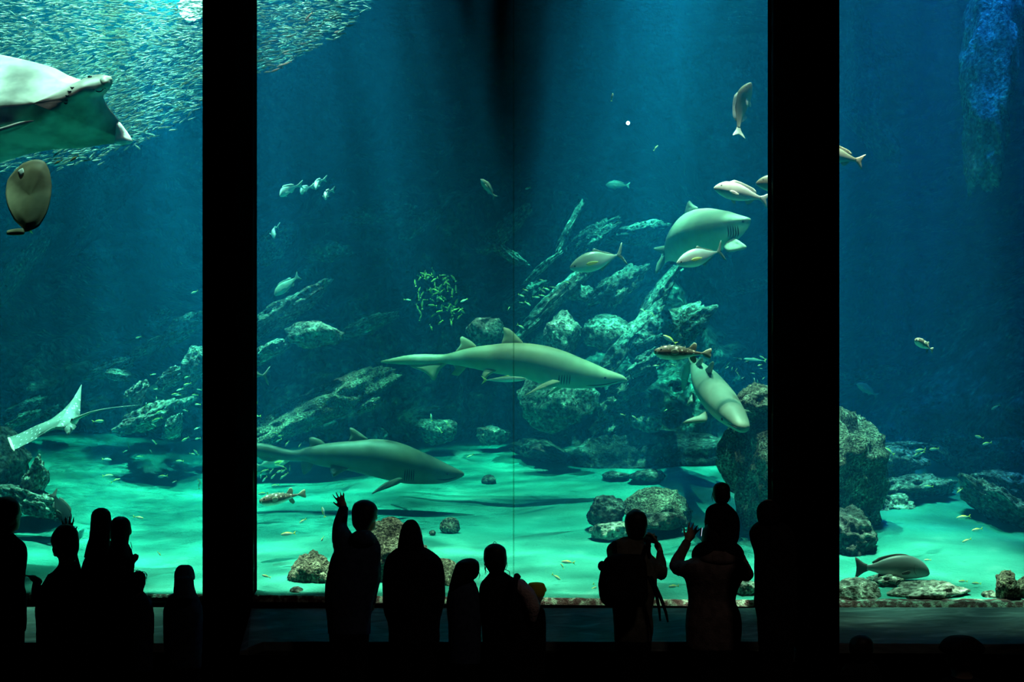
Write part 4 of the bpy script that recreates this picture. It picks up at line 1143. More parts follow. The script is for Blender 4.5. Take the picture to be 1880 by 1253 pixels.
# porcupinefish
pup = [(0.0, 0.0, -0.05), (0.02, 0.045, -0.075), (0.07, 0.075, -0.10), (0.16, 0.105, -0.13), (0.30, 0.125, -0.135), (0.45, 0.115, -0.12), (0.58, 0.08, -0.085), (0.70, 0.045, -0.05), (0.80, 0.024, -0.026), (0.86, 0.022, -0.024)]
puf = [('tail_fin', [(0.85, 0.022), (0.92, 0.07), (1.0, 0.10), (1.01, 0.05), (1.0, 0.0), (1.005, -0.05), (0.99, -0.10), (0.91, -0.065), (0.85, -0.024)], 0.02, M_pufffin),
       ('dorsal_fin', [(0.60, 0.07), (0.64, 0.14), (0.69, 0.185), (0.735, 0.17), (0.745, 0.10), (0.72, 0.038)], 0.015, M_pufffin),
       ('anal_fin', [(0.62, -0.07), (0.64, -0.13), (0.70, -0.18), (0.745, -0.15), (0.735, -0.09), (0.71, -0.045)], 0.015, M_pufffin),
       ('pectoral_fin', [(0.27, 0.03, .125), (0.33, 0.055, .15), (0.39, 0.03, .165), (0.39, -0.03, .165), (0.33, -0.055, .15), (0.27, -0.04, .13)], 0.014, M_pufffin),
       ('pectoral_fin', [(0.27, 0.03, -.125), (0.33, 0.055, -.15), (0.39, 0.03, -.165), (0.39, -0.03, -.165), (0.33, -0.055, -.15), (0.27, -0.04, -.13)], 0.014, M_pufffin)]
M_spine = simple('pale_spine', (0.55, 0.5, 0.4), 0.6, 0.2)
def pu_extra(mk, bx, by, L):
    mk.loft('mouth', [(Vector((bx(-0.015), 0, -0.02 * L)), 0.012 * L, 0.012 * L, 0.012 * L), (Vector((bx(0.0), 0, -0.022 * L)), 0.026 * L, 0.024 * L, 0.028 * L), (Vector((bx(0.03), 0, -0.024 * L)), 0.03 * L, 0.03 * L, 0.034 * L)], M_pufffin, 12)
    bm = bmesh.new(); rnd = random.Random(4)
    for k in range(90):
        s = rnd.uniform(0.08, 0.62); t = rnd.uniform(-2.4, 2.4)
        tp = cinterp([(a, b) for a, b, c in pup], s); bt = cinterp([(a, c) for a, b, c in pup], s)
        h = (tp - bt) / 2 * L; w = (tp - bt) * L * 0.5 * 0.95
        c = Vector((bx(s), math.sin(t) * w, (tp + bt) / 2 * L + math.cos(t) * h)); n = Vector((-0.6, math.sin(t), math.cos(t))).normalized()
        u = n.orthogonal().normalized() * 0.004 * L; v = n.cross(u).normalized() * 0.004 * L
        q = [bm.verts.new(c - n * 0.01 * L + u), bm.verts.new(c - n * 0.01 * L - u * .5 + v), bm.verts.new(c - n * 0.01 * L - u * .5 - v)]
        tip = bm.verts.new(c + n * 0.035 * L)
        for i in range(3): bm.faces.new((q[i], q[(i + 1) % 3], tip))
    sp = bm_obj('spines', bm, M_spine, mk.root); sp['kind'] = 'stuff'
pu = fish_proto('porcupinefish', 0.45, pup, M_puff, puf, (0.10, 0.035, 0.022), wr=0.95, extra=pu_extra)
put(pu, 'speckled porcupinefish swimming level above the tail of the diving shark', 1254, 648, 11.75, 104, 178, 4)
put(pu, 'speckled porcupinefish low over the sand beside the waving visitor', 519, 914, 12.2, 84, 190, 10)
put(pu, 'white-faced porcupinefish alone in the dark blue water of the end window', 1697, 634, 12.0, 62, 157, 42)

# long slender fish
lgp = [(0.0, 0.0, -0.01), (0.04, 0.018, -0.03), (0.14, 0.045, -0.05), (0.3, 0.06, -0.062), (0.5, 0.058, -0.06), (0.7, 0.036, -0.038), (0.85, 0.012, -0.014), (0.9, 0.01, -0.012)]
lgf = [('tail_fin', [(0.89, 0.01), (0.95, 0.05), (1.02, 0.10), (0.96, 0.02), (0.955, 0.0), (0.96, -0.02), (1.02, -0.10), (0.95, -0.05), (0.89, -0.012)], 0.012, None),
       ('dorsal_fin', [(0.36, 0.055), (0.42, 0.09), (0.5, 0.072), (0.8, 0.025), (0.6, 0.045)], 0.01, None)]
lg = fish_proto('rainbow_runner', 0.55, lgp, M_silver, lgf, (0.06, 0.004, 0.009), wr=0.6, finmat=M_yellowfin)
put(lg, 'slender striped fish riding close under the belly of the middle shark', 926, 697, 14.05, 82, 2, 0)
put(lg, 'slender silver fish above the tall boulder among small yellow-green fish', 1386, 661, 15.6, 42, 174, 0)

# ------------------------------------------------------------------ small yellow-striped fish
fup = [(0.0, 0.0, -0.02), (0.05, 0.05, -0.06), (0.18, 0.105, -0.11), (0.38, 0.125, -0.13), (0.58, 0.09, -0.095), (0.76, 0.035, -0.04), (0.86, 0.022, -0.026)]
fuf = [('tail_fin', [(0.84, 0.02), (0.92, 0.08), (1.02, 0.16), (0.96, 0.04), (0.94, 0.0), (0.96, -0.04), (1.02, -0.16), (0.92, -0.08), (0.84, -0.024)], 0.03, M_fusfin),
       ('dorsal_fin', [(0.3, 0.11), (0.4, 0.155), (0.62, 0.115), (0.74, 0.045), (0.5, 0.1)], 0.02, M_fusfin)]
fu = fish_proto('fusilier', 0.16, fup, M_fus, fuf, (0.09, 0.01, 0.02), wr=0.6, nseg=10)
rn = random.Random(77)


fu2 = fish_proto('fusilier', 0.16, fup, skin_mat('dimmed_green_fish_skin', (0.30, 0.36, 0.04), (0.14, 0.22, 0.09), (0.20, 0.27, 0.14), (0.4, 0.8), 0.5, 0.3), fuf, (0.09, 0.01, 0.02), wr=0.6, nseg=10, finmat=None)  # darkened copy of the fusilier; the swarm's dimness is put into its colour


def sx(px, py, d, L, ang, label, group, yaw=None):
    put(fu2 if 'dim swarm' in label else fu, label, px, py, d, L, ang, rn.uniform(-25, 25) if yaw is None else yaw, rn.uniform(-10, 10), group)


Lw = 'small yellow-striped fish in the loose shoal over the rocks by the spotted ray'
Gw = 'small striped fish over the reef slope by the spotted ray'
for px, py, L, ang in ((281, 688, 11, 10), (343, 693, 13, 200), (344, 706, 15, 195), (330, 716, 14, 200), (322, 724, 15, 195), (327, 726, 11, 185), (300, 714, 8, 250), (287, 731, 8, 270), (358, 726, 14, 180), (363, 743, 11, 180), (340, 754, 10, 160), (362, 787, 12, 205),
                       (288, 771, 22, 205), (293, 757, 16, 200), (282, 781, 10, 150), (320, 749, 9, 95), (268, 745, 12, 80), (275, 742, 10, 10), (283, 812, 12, 130), (340, 807, 16, 212), (363, 806, 13, 190), (236, 821, 11, 110), (230, 829, 10, 25), (277, 829, 8, 120), (304, 749, 8, 220), (326, 740, 9, 20), (286, 715, 8, 0), (366, 716, 9, 170)):
    sx(px, py, rn.uniform(14.2, 15.4), L, ang, Lw, Gw)
put(fu, 'single striped fish in dark water under the whip tail of the ray', 180, 774, 13.4, 22, 5, 0)
Ls = 'small dark fish cruising over the open sand behind the group of visitors'; Gs = 'small fish over the open sand of the end window'
for px, py, d, L, ang in ((196, 844, 14.6, 18, -5), (256, 839, 14.8, 13, 182), (353, 834, 14.4, 11, -10), (360, 831, 14.2, 14, 130), (330, 847, 14.6, 16, 178), (198, 874, 13.8, 20, 2), (212, 883, 13.6, 19, 22), (299, 875, 13.8, 20, 186), (320, 885, 13.5, 9, 205), (366, 884, 13.4, 12, 130), (254, 951, 12.6, 20, -12), (292, 1017, 11.9, 11, -45), (366, 892, 13.3, 14, 85)):
    sx(px, py, d, L, ang, Ls, Gs)
Ln = 'small striped fish in the tight shoal around the tail of the lower shark'; Gn = 'tight shoal at the tail of the lower shark'
for px, py, L, ang in ((505, 796, 13, 180), (515, 801, 13, 190), (512, 809, 13, 205), (527, 815, 13, 235), (551, 818, 12, 240), (486, 826, 16, 222), (505, 826, 17, 180), (500, 838, 10, 198), (514, 842, 14, 205), (518, 849, 15, 220), (522, 850, 10, 190), (512, 856, 16, 170), (532, 860, 11, 268), (486, 865, 16, 202), (479, 874, 12, 265), (498, 866, 12, 230),
                       (486, 880, 15, 225), (502, 875, 14, 228), (513, 866, 14, 205), (521, 865, 13, 215), (525, 872, 13, 222), (519, 876, 14, 222), (505, 892, 17, 190), (483, 907, 20, 185), (470, 866, 18, 275), (520, 858, 12, 160), (516, 836, 12, 215), (464, 790, 18, 185), (464, 741, 18, 185), (470, 765, 19, 182)):
    sx(px, py, rn.uniform(13.6, 14.5), L, ang, Ln, Gn)
Lr = 'small yellow-backed fish in the row swimming past the dim slab, right of the pane joint'; Gr = 'row of yellow-backed fish by the pane joint'
for px, py, L, ang in ((995, 515, 10, -20), (1039, 519, 14, -18), (1003, 531, 14, -20), (1015, 528, 13, -15), (997, 535, 13, -35), (995, 543, 12, -12), (1005, 548, 11, -15), (965, 533, 11, -25), (957, 543, 13, -24), (969, 558, 14, -35), (957, 556, 9, -10), (956, 600, 16, -30), (984, 546, 14, -5), (934, 567, 9, 60)):
    sx(px, py, rn.uniform(14.6, 15.4), L, ang, Lr, Gr)
Lc = 'small yellow-green fish in the dim swarm above the middle of the reef'; Gc = 'dim swarm of yellow-green fish'
for k in range(64):
    a, r = rn.uniform(0, 2 * PI), rn.random() ** 0.75
    px, py = 804 + 46 * r * math.cos(a) + rn.gauss(0, 6), 540 + 62 * r * math.sin(a)
    sx(px, py, rn.uniform(15.5, 16.3), rn.uniform(11, 18), rn.choice((rn.uniform(-80, 20), rn.uniform(100, 230), rn.uniform(60, 110))), Lc, Gc)
put(fu, 'single yellow-green fish just right of the dim swarm', 852, 552, 15.4, 15, 205, 0)
put(fu, 'single yellow fish just left of the dim swarm', 748, 551, 15.6, 14, -5, 0)
put(fu, 'plump yellow fish alone above the dark reef beside the pane joint', 969, 346, 15.5, 14, 200, 40)
Lh = 'small pale green fish in the scattered shoal between the diving shark and the pillar'; Gh = 'scattered shoal by the diving shark'
for px, py, L, ang in ((1337, 668, 9, 40), (1336, 671, 7, 200), (1335, 675, 7, 30), (1344, 678, 8, 80), (1352, 679, 8, 60), (1354, 686, 8, 120), (1364, 694, 7, 210), (1324, 698, 9, 155), (1332, 706, 9, -15), (1382, 686, 9, -10), (1395, 671, 9, 195), (1397, 677, 7, 0), (1402, 695, 8, 220), (1385, 697, 7, 100), (1391, 700, 7, 110), (1412, 715, 8, 70), (1358, 659, 11, -15), (1370, 664, 9, 195), (1400, 657, 13, 150), (1418, 710, 10, 75), (1348, 657, 6, 0)):
    sx(px, py, rn.uniform(13.4, 14.6), L, ang, Lh, Gh)
Lk = 'small pale green fish over the dark rocks left of the diving shark'; Gk = 'scattered fish over the rocks left of the diving shark'
for px, py, L, ang in ((1204, 672, 12, 182), (1236, 671, 9, 155), (1256, 695, 8, 180), (1248, 710, 7, 200), (1238, 731, 9, 180), (1245, 730, 9, 250), (1245, 755, 8, 180), (1222, 754, 8, 30), (1165, 767, 14, 150), (1143, 762, 10, 165), (1180, 570, 12, 150), (1197, 577, 10, 140)):
    sx(px, py, rn.uniform(14.0, 15.2), L, ang, Lk, Gk)
put(fu, 'bright yellow-striped fish hovering above the speckled porcupinefish', 1230, 624, 12.4, 30, 148, 10)
for px, py, L, ang, lb in ((792, 767, 14, 100, 'upper of three small yellow fish above the back of the lower shark'), (807, 790, 14, 130, 'lowest of three small yellow fish above the back of the lower shark'), (819, 777, 13, 130, 'middle one of three small yellow fish above the back of the lower shark'),
                           (863, 838, 14, 205, 'small dark fish with its shadow on the sand beyond the lower shark')):
    put(fu, lb, px, py, 15.0, L, ang, 0)
# close to the glass
for px, py, d, L, ang, lb in ((1043, 1033, 11.5, 25, 175, 'yellow-tailed fish topmost over the bright sand left of the visitor with a backpack'), (1032, 1040, 11.8, 12, 120, 'tiny dark fish just under the topmost yellow-tailed fish'), (1021, 1060, 11.4, 20, -35, 'yellow-striped fish slanting down left of the visitor with a backpack'),
                              (1044, 1093, 11.2, 28, 178, 'largest yellow-tailed fish low at the glass left of the visitor with a backpack'), (1087, 1084, 11.3, 20, 38, 'yellow-striped fish beside the elbow of the backpack'), (1096, 1077, 11.4, 18, -35, 'yellow-striped fish half hidden by the backpack'),
                              (1093, 1101, 11.15, 22, 184, 'blue-green fish at the very foot of the glass by the backpack'), (1237, 1077, 11.3, 20, 184, 'upper blue-green fish between the two visitors holding phones'), (1250, 1093, 11.2, 14, 182, 'lower blue-green fish between the two visitors holding phones'),
                              (1226, 1071, 11.5, 14, 175, 'yellow-tailed fish by the elbow of the carrying visitor'), (1204, 1026, 11.8, 14, 160, 'fish half hidden by the raised arm of the visitor with a phone'),
                              (529, 981, 12.0, 28, 186, 'dark yellow-striped fish over the sand left of the waving visitor'), (556, 957, 12.6, 15, 212, 'small slim dark fish above the yellow-striped one by the waving visitor'), (594, 941, 12.6, 20, 105, 'dark fish swimming up below the raised hand'), (592, 990, 12.0, 11, 240, 'tiny dark fish beside the sleeve of the waving visitor'),
                              (489, 1059, 11.5, 17, 162, 'thin blue-green fish low over the sand by the pillar'), (464, 1019, 11.6, 16, 110, 'bent yellow-striped fish at the edge of the pillar'), (463, 950, 12.4, 10, 180, 'tip of a small fish at the edge of the pillar over the sand'),
                              (1632, 829, 13.0, 24, 146, 'bright striped fish over the layered block in the end window'), (1690, 827, 13.1, 22, 190, 'striped fish above its twin beside the layered block'), (1688, 834, 13.1, 22, 205, 'striped fish below its twin beside the layered block'), (1715, 825, 13.2, 18, 185, 'striped fish leading away from the twin fish toward the reef'),
                              (1798, 803, 13.0, 18, 165, 'yellow-green fish over the dim rock mass'), (1705, 894, 13.0, 17, 180, 'thin yellow fish crossing the long flat slab'), (1762, 902, 12.6, 15, 225, 'bright yellow fish at the edge of the dark ridged slab'), (1769, 950, 12.2, 26, 188, 'slim fish with a yellow tail over the middle of the sand tongue'),
                              (1794, 973, 12.0, 22, 190, 'dark fish with a yellow tail right of the slim one'), (1775, 993, 11.8, 19, 200, 'dark slim fish over the bright sand tongue'), (1703, 1029, 11.6, 14, 180, 'small fish just ahead of the big grey fish'), (1768, 1068, 11.2, 17, 178, 'plump dark fish low over the bright sand by the flat slab'), (1793, 1072, 11.15, 17, 176, 'plump dark fish right of its companion low over the bright sand'),
                              (107, 298, 11.9, 18, 205, 'yellow-tailed fish under the wing of the pale-bellied ray'), (137, 291, 11.9, 20, 212, 'yellow-backed fish below the wing tip of the pale-bellied ray'), (357, 537, 14.5, 14, 200, 'lone faint fish beside the pillar in open blue water'), (254, 620, 14.5, 12, 200, 'lone yellow-green fish above the reef slope'),
                              (1124, 179, 13.0, 15, 80, 'tiny white fish hanging upright above the small lamp'), (1204, 272, 14.0, 13, 50, 'tiny reddish fish in open water right of the small lamp'), (1812, 815, 13.2, 20, 190, 'green fish on the dim rocks at the end of the reef'), (1828, 748, 14.0, 18, 210, 'yellow-green fish high over the far end of the reef')):
    put(fu, lb, px, py, d, L, ang, rn.uniform(-15, 15))

# ------------------------------------------------------------------ sardines
m, nt, out = new_mat('silver_sardine_skin')
at = N(nt, 'ShaderNodeAttribute'); at.attribute_name = 'dorsal'
c = ramp(nt, at.outputs['Fac'], [(0.2, (0.34, 0.45, 0.40)), (0.75, (0.19, 0.27, 0.245))])
df = N(nt, 'ShaderNodeBsdfDiffuse'); tl = N(nt, 'ShaderNodeBsdfTranslucent'); gl = N(nt, 'ShaderNodeBsdfGlossy'); gl.inputs['Roughness'].default_value = 0.35
for q in (df, tl): nt.links.new(c, q.inputs[0])
m1 = N(nt, 'ShaderNodeMixShader'); m1.inputs[0].default_value = 0.45; nt.links.new(df.outputs[0], m1.inputs[1]); nt.links.new(tl.outputs[0], m1.inputs[2])
m2 = N(nt, 'ShaderNodeMixShader'); m2.inputs[0].default_value = 0.02; nt.links.new(m1.outputs[0], m2.inputs[1]); nt.links.new(gl.outputs[0], m2.inputs[2]); nt.links.new(m2.outputs[0], out.inputs[0])
M_sard = m
sap = [(0.0, 0.0, -0.01), (0.08, 0.05, -0.06), (0.3, 0.085, -0.1), (0.6, 0.065, -0.08), (0.85, 0.02, -0.025)]
sa = fish_proto('sardine', 0.10, sap, M_sard, [('tail_fin', [(0.83, 0.02), (1.0, 0.11), (0.93, 0.0), (1.0, -0.11), (0.83, -0.025)], 0.03, None)], None, wr=0.5, nseg=8)
La = 'silver sardine at the rim of the dense school behind the pale-bellied ray'; Ga = 'sardines at the rim of the school by the ray'
Lb = 'silver sardine at the trailing rim of the school beside the pillar in the wide window'; Gb = 'sardines at the rim of the school in the wide window'


def rim1(px):   # lower rim of the school in the end window
    return interp([(-20, 330), (100, 318), (200, 285), (260, 262), (310, 238), (345, 215), (372, 196)], px)


def rim2(px):   # lower rim in the wide window
    return interp([(462, 138), (500, 128), (550, 108), (600, 80), (650, 45), (700, 5), (720, -10)], px)


cnt = 0
while cnt < 190:
    px = rn.uniform(100, 374); t = rn.random() ** 1.5
    py = rim1(px) - t * 130 + rn.gauss(0, 6)
    if py < 95: continue
    put(sa, La, px, py, rn.uniform(12.6, 14.2), rn.uniform(13, 19), rn.gauss(200, 12) if rn.random() < .9 else rn.uniform(0, 360), rn.uniform(-30, 30), rn.uniform(-15, 15), Ga); cnt += 1
cnt = 0
while cnt < 100:
    px = 458 + 190 * rn.random() ** 1.6; t = rn.random() ** 1.6
    py = rim2(px) - t * 60 + rn.gauss(0, 4)
    if py < -5: continue
    put(sa, Lb, px, py, rn.uniform(12.8, 14.2), rn.uniform(14, 22), rn.gauss(197, 9), rn.uniform(-30, 30), rn.uniform(-15, 15), Gb); cnt += 1
for px, py, L, lb in ((519, 119, 24, 'large sardine at the lower rim of the wide window school, under its twin'), (526, 117, 22, 'large sardine at the lower rim of the wide window school, above its twin'), (508, 128, 24, 'lowest large sardine under the school in the wide window'),
                      (567, 30, 24, 'single pale sardine tilted upward inside the school in the wide window'), (619, 58, 12, 'small sardine straying behind the trailing edge of the school')):
    put(sa, lb, px, py, 12.5, L, 202 if L != 24 or py > 50 else 230, 0, 0)
# the mass of the school: beyond counting
bmv, bmf, att = [], [], []
def add_sard(px, py, d, L, ang, yaw):
    a, w = math.radians(ang), math.radians(yaw)
    f = Vector((math.cos(a) * math.cos(w), -math.sin(w), math.sin(a) * math.cos(w))); l = Vector((0, 0, 1)).cross(f).normalized(); u = f.cross(l)
    k = S(L, d); c = P(px, py, d); b = len(bmv)
    for x, y, z, dv in ((0.5, 0, 0, .5), (0.2, 0, 0.085, 1), (0.2, 0.05, 0, .5), (0.2, 0, -0.09, 0), (0.2, -0.05, 0, .5), (-0.38, 0, 0.015, 1), (-0.38, 0.008, 0, .5), (-0.38, 0, -0.015, 0), (-0.38, -0.008, 0, .5), (-0.52, 0.004, 0.11, .5), (-0.52, 0.004, -0.11, .5), (-0.46, -0.006, 0, .5)):
        bmv.append(c + (f * x + l * y + u * z) * k); att.append(dv)
    for q in ((0, 1, 2), (0, 2, 3), (0, 3, 4), (0, 4, 1), (1, 5, 6, 2), (2, 6, 7, 3), (3, 7, 8, 4), (4, 8, 5, 1), (5, 9, 11, 6), (6, 11, 10, 7), (7, 10, 11, 8), (8, 11, 9, 5)):
        bmf.append(tuple(b + i for i in q))
n = 0
while n < 15000:
    px = rn.uniform(-60, 740); py = rn.uniform(-60, 330)
    if px < 420:
        r = rim1(px)
        if py > r - 4 - rn.expovariate(1 / 22): continue
    else:
        r = rim2(px)
        if py > r - 2 - rn.expovariate(1 / 12): continue
        if px > 600 and rn.random() < (px - 600) / 160: continue
    dd = rn.uniform(13.6, 17.5)
    if py < 100: dd = rn.uniform(13.4, 18.5)
    add_sard(px, py, dd, rn.uniform(12, 20) * 14.0 / dd, rn.gauss(197 if py > 90 else 184, 12), rn.uniform(-40, 40)); n += 1
o = pydata('sardine_school', bmv, bmf, M_sard, smooth=False)
set_attr(o.data, 'dorsal', att)
tag(o, 'dense swirling school of tiny silver fish under the bright lamp', 'fish', kind='stuff')

# the small bright lamp in the open water
mk = Maker('underwater_lamp', 'tiny bright pinkish-white lamp glowing in the open blue water', 'lamp', P(1153, 226, 15.5))
m, nt, out = new_mat('glowing_lamp_glass'); em = N(nt, 'ShaderNodeEmission'); em.inputs[0].default_value = (1.0, 0.62, 0.62, 1); em.inputs[1].default_value = 60
nt.links.new(em.outputs[0], out.inputs[0])
c = P(1153, 226, 15.5)
mk.ball('bulb', c, 0.017, m)
mk.tube('lamp_housing', [c + Vector((0, .012, 0)), c + Vector((0, .05, 0)), c + Vector((0, .09, 0))], [0.016, 0.02, 0.012], M_black, nseg=12)

mk = Maker('flood_lamp', 'big white flood lamp blazing behind the fish school beside the pillar', 'lamp', P(352, 14, 16.2))
m, nt, out = new_mat('blazing_lamp_glass'); em = N(nt, 'ShaderNodeEmission'); em.inputs[0].default_value = (1.0, 0.92, 0.72, 1); em.inputs[1].default_value = 5
nt.links.new(em.outputs[0], out.inputs[0])
c = P(352, 14, 16.2)
mk.ball('lamp_glass', c, 0.14, m, sq=(1, .4, 1), seg=20)
mk.tube('lamp_housing', [c + Vector((0, .02, 0.0)), c + Vector((0, .12, .03)), c + Vector((0, .26, .08))], [0.13, 0.15, 0.07], M_black, nseg=16)
L = bpy.data.lights.new('flood_lamp_light', 'SPOT'); L.energy = 2300; L.color = (1.8, 1.0, 0.5); L.shadow_soft_size = 0.1; L.spot_size = math.radians(100); L.spot_blend = 0.8
o = bpy.data.objects.new('flood_lamp_light', L); COL.objects.link(o); o.location = c + Vector((0, -0.12, 0))
o.rotation_euler = Vector((-0.55, -0.8, -0.05)).to_track_quat('-Z', 'Y').to_euler()
# ------------------------------------------------------------------ visitors
def chain(bm, pts, radii, nseg=14):
    """a smooth tapering limb through points, rounded at both ends"""
    n = len(pts)
    pts = [Vector(p) for p in pts]
    V = []
    sub = 4
    m = (n - 1) * sub
    tabs = [[(i, p[k]) for i, p in enumerate(pts)] for k in range(3)]
    rt = list(enumerate(radii))
    C = [Vector([lerp(interp(t, i / sub), cinterp(t, i / sub), 0.6) for t in tabs]) for i in range(m + 1)]
    R = [interp(rt, i / sub) for i in range(m + 1)]
    rings = []
    T0 = (C[1] - C[0]).normalized(); U = T0.orthogonal().normalized()
    def ring(c, T, r):
        nonlocal U
        U = (U - T * U.dot(T)).normalized(); W = T.cross(U)
        rings.append([bm.verts.new(c + (U * math.cos(2 * PI * j / nseg) + W * math.sin(2 * PI * j / nseg)) * r) for j in range(nseg)])
    for a in (80, 55, 28): ring(C[0] - T0 * R[0] * math.sin(math.radians(a)), T0, R[0] * math.cos(math.radians(a)))
    for i in range(m + 1):
        T = (C[min(i + 1, m)] - C[max(i - 1, 0)]).normalized(); ring(C[i], T, R[i])
    T1 = (C[m] - C[m - 1]).normalized()
    for a in (28, 55, 80): ring(C[m] + T1 * R[m] * math.sin(math.radians(a)), T1, R[m] * math.cos(math.radians(a)))
    for a, b in zip(rings, rings[1:]):
        for j in range(nseg): bm.faces.new((a[j], a[(j + 1) % nseg], b[(j + 1) % nseg], b[j]))
    bm.faces.new(rings[0][::-1]); bm.faces.new(rings[-1])


def stack(bm, rows, d, depth=0.56, dmax=0.15, yoff=0.0, grow=0.0, nseg=28, front=1.0):
    """a closed upright form from silhouette rows (py, left px, right px) at depth d"""
    rows = [r for r in rows]
    tabs = [[(i, r[k]) for i, r in enumerate(rows)] for k in range(3)]
    sub = 4; m = (len(rows) - 1) * sub; rings = []
    for i in range(m + 1):
        t = i / sub
        py, xl, xr = (lerp(interp(tb, t), cinterp(tb, t), 0.7) for tb in tabs)
        c = P((xl + xr) / 2, py, d); hw = max(0.004, S(xr - xl, d) / 2 + grow); hd = max(0.004, min(hw * depth * 1.25, dmax + grow))
        rings.append([bm.verts.new((c.x + hw * math.cos(a), c.y + yoff + hd * math.sin(a) * (front if math.sin(a) > 0 else 1), c.z)) for a in (2 * PI * j / nseg for j in range(nseg))])
    for a, b in zip(rings, rings[1:]):
        for j in range(nseg): bm.faces.new((a[j], a[(j + 1) % nseg], b[(j + 1) % nseg], b[j]))
    bm.faces.new(rings[0][::-1]); bm.faces.new(rings[-1])


def ball(bm, c, rx, ry, rz, rot=None):
    M = Matrix.Translation(c) @ (rot.to_4x4() if rot else Matrix.Identity(4)) @ Matrix.Diagonal((rx, ry, rz, 1))
    bmesh.ops.create_uvsphere(bm, u_segments=20, v_segments=14, radius=1, matrix=M)


def fuse(name, bm, mat, parent, origin, voxel=0.011, smooth=4, wrinkle=0.0):
    """fuse overlapping forms into one continuous skin and store it relative to origin"""
    bmesh.ops.recalc_face_normals(bm, faces=bm.faces[:])
    me = bpy.data.meshes.new(name); bm.to_mesh(me); bm.free()
    o = bpy.data.objects.new(name, me); COL.objects.link(o)
    rm = o.modifiers.new('r', 'REMESH'); rm.mode = 'VOXEL'; rm.voxel_size = voxel; rm.use_smooth_shade = True
    sm = o.modifiers.new('s', 'SMOOTH'); sm.factor = 0.5; sm.iterations = smooth
    dg = bpy.context.evaluated_depsgraph_get()
    me2 = bpy.data.meshes.new_from_object(o.evaluated_get(dg))
    bpy.data.objects.remove(o); bpy.data.meshes.remove(me)
    for v in me2.vertices:
        if wrinkle:
            n = noise.noise(v.co * 9) + 0.5 * noise.noise(v.co * 21)
            v.co += v.normal * n * wrinkle
        v.co -= origin
    me2.name = name
    return link_mesh(name, me2, mat, parent)


def hand(bm, wrist, fdir, palm_n, size=0.17, curl=0.15, spread=0.22, thumb=1):
    """palm, five separate unequal fingers; fdir = finger direction, palm_n = out of the palm, thumb = +1/-1 which side"""
    f = Vector(fdir).normalized(); nrm = Vector(palm_n); nrm = (nrm - f * nrm.dot(f)).normalized(); s = f.cross(nrm).normalized() * thumb
    k = size / 0.18
    w = Vector(wrist)
    rot = Matrix((s, nrm, f)).transposed()
    ball(bm, w + f * 0.045 * k, 0.040 * k, 0.015 * k, 0.05 * k, rot)
    ball(bm, w + f * 0.075 * k, 0.040 * k, 0.012 * k, 0.022 * k, rot)
    for i, (off, ln) in enumerate(((0.030, 0.072), (0.011, 0.080), (-0.009, 0.074), (-0.028, 0.058))):
        a = spread * (1.2 - i * 0.8)
        dirn = (f * math.cos(a) + s * math.sin(a)).normalized()
        p0 = w + f * 0.075 * k + s * off * k; p1 = p0 + dirn * ln * 0.5 * k + nrm * ln * curl * 0.25 * k
        p2 = p0 + dirn * ln * 0.8 * k + nrm * ln * curl * 0.6 * k; p3 = p0 + dirn * ln * (1.02 - curl * 0.15) * k + nrm * ln * curl * 1.0 * k
        chain(bm, [p0, p1, p2, p3], [0.0088 * k, 0.0082 * k, 0.0076 * k, 0.0066 * k], 8)
    td = (f * 0.72 + s * 0.7).normalized()
    p0 = w + f * 0.025 * k + s * 0.026 * k; p1 = p0 + td * 0.035 * k; p2 = p1 + (td + f * 0.5).normalized() * 0.034 * k + nrm * 0.004
    chain(bm, [p0, p1, p2], [0.012 * k, 0.0095 * k, 0.0078 * k], 8)


M_skin = simple('visitor_skin', (0.38, 0.24, 0.17), 0.6, 0.3)  # one even skin tone
M_hair = simple('black_hair', (0.012, 0.010, 0.009), 0.55, 0.25)
M_navy = noisy('dark_navy_jacket_cloth', [(0.4, (0.03, 0.045, 0.085)), (0.6, (0.05, 0.07, 0.12))], 30, 3, 0.85, 0.1, 0.2)
M_blackcloth = noisy('black_cloth', [(0.4, (0.008, 0.008, 0.009)), (0.6, (0.014, 0.014, 0.016))], 30, 3, 0.9, 0.05, 0.2)
M_greycloth = noisy('grey_cloth', [(0.4, (0.035, 0.035, 0.036)), (0.6, (0.06, 0.06, 0.06))], 30, 3, 0.9, 0.05, 0.2)
M_pink = noisy('pale_pink_jacket_cloth', [(0.4, (0.42, 0.30, 0.30)), (0.6, (0.55, 0.42, 0.40))], 14, 4, 0.85, 0.1, 0.4)
M_khaki = noisy('khaki_jacket_cloth', [(0.4, (0.10, 0.095, 0.07)), (0.6, (0.15, 0.14, 0.11))], 20, 3, 0.9, 0.05, 0.3)
M_rose = noisy('dusty_rose_jacket_cloth', [(0.4, (0.12, 0.085, 0.08)), (0.6, (0.19, 0.14, 0.13))], 20, 3, 0.9, 0.05, 0.3)
M_yellow = simple('yellow_cap_cloth', (0.75, 0.62, 0.03), 0.8, 0.1)
M_hatblue = noisy('blue_grey_sun_hat_cloth', [(0.4, (0.06, 0.09, 0.14)), (0.6, (0.09, 0.13, 0.19))], 20, 3, 0.9, 0.05, 0.3)
M_trouser = simple('black_trousers_cloth', (0.010, 0.010, 0.012), 0.9, 0.05)
M_shoe = simple('black_shoe', (0.010, 0.010, 0.010), 0.6, 0.2)
M_phone = simple('dark_phone_case', (0.02, 0.022, 0.025), 0.3, 0.5)


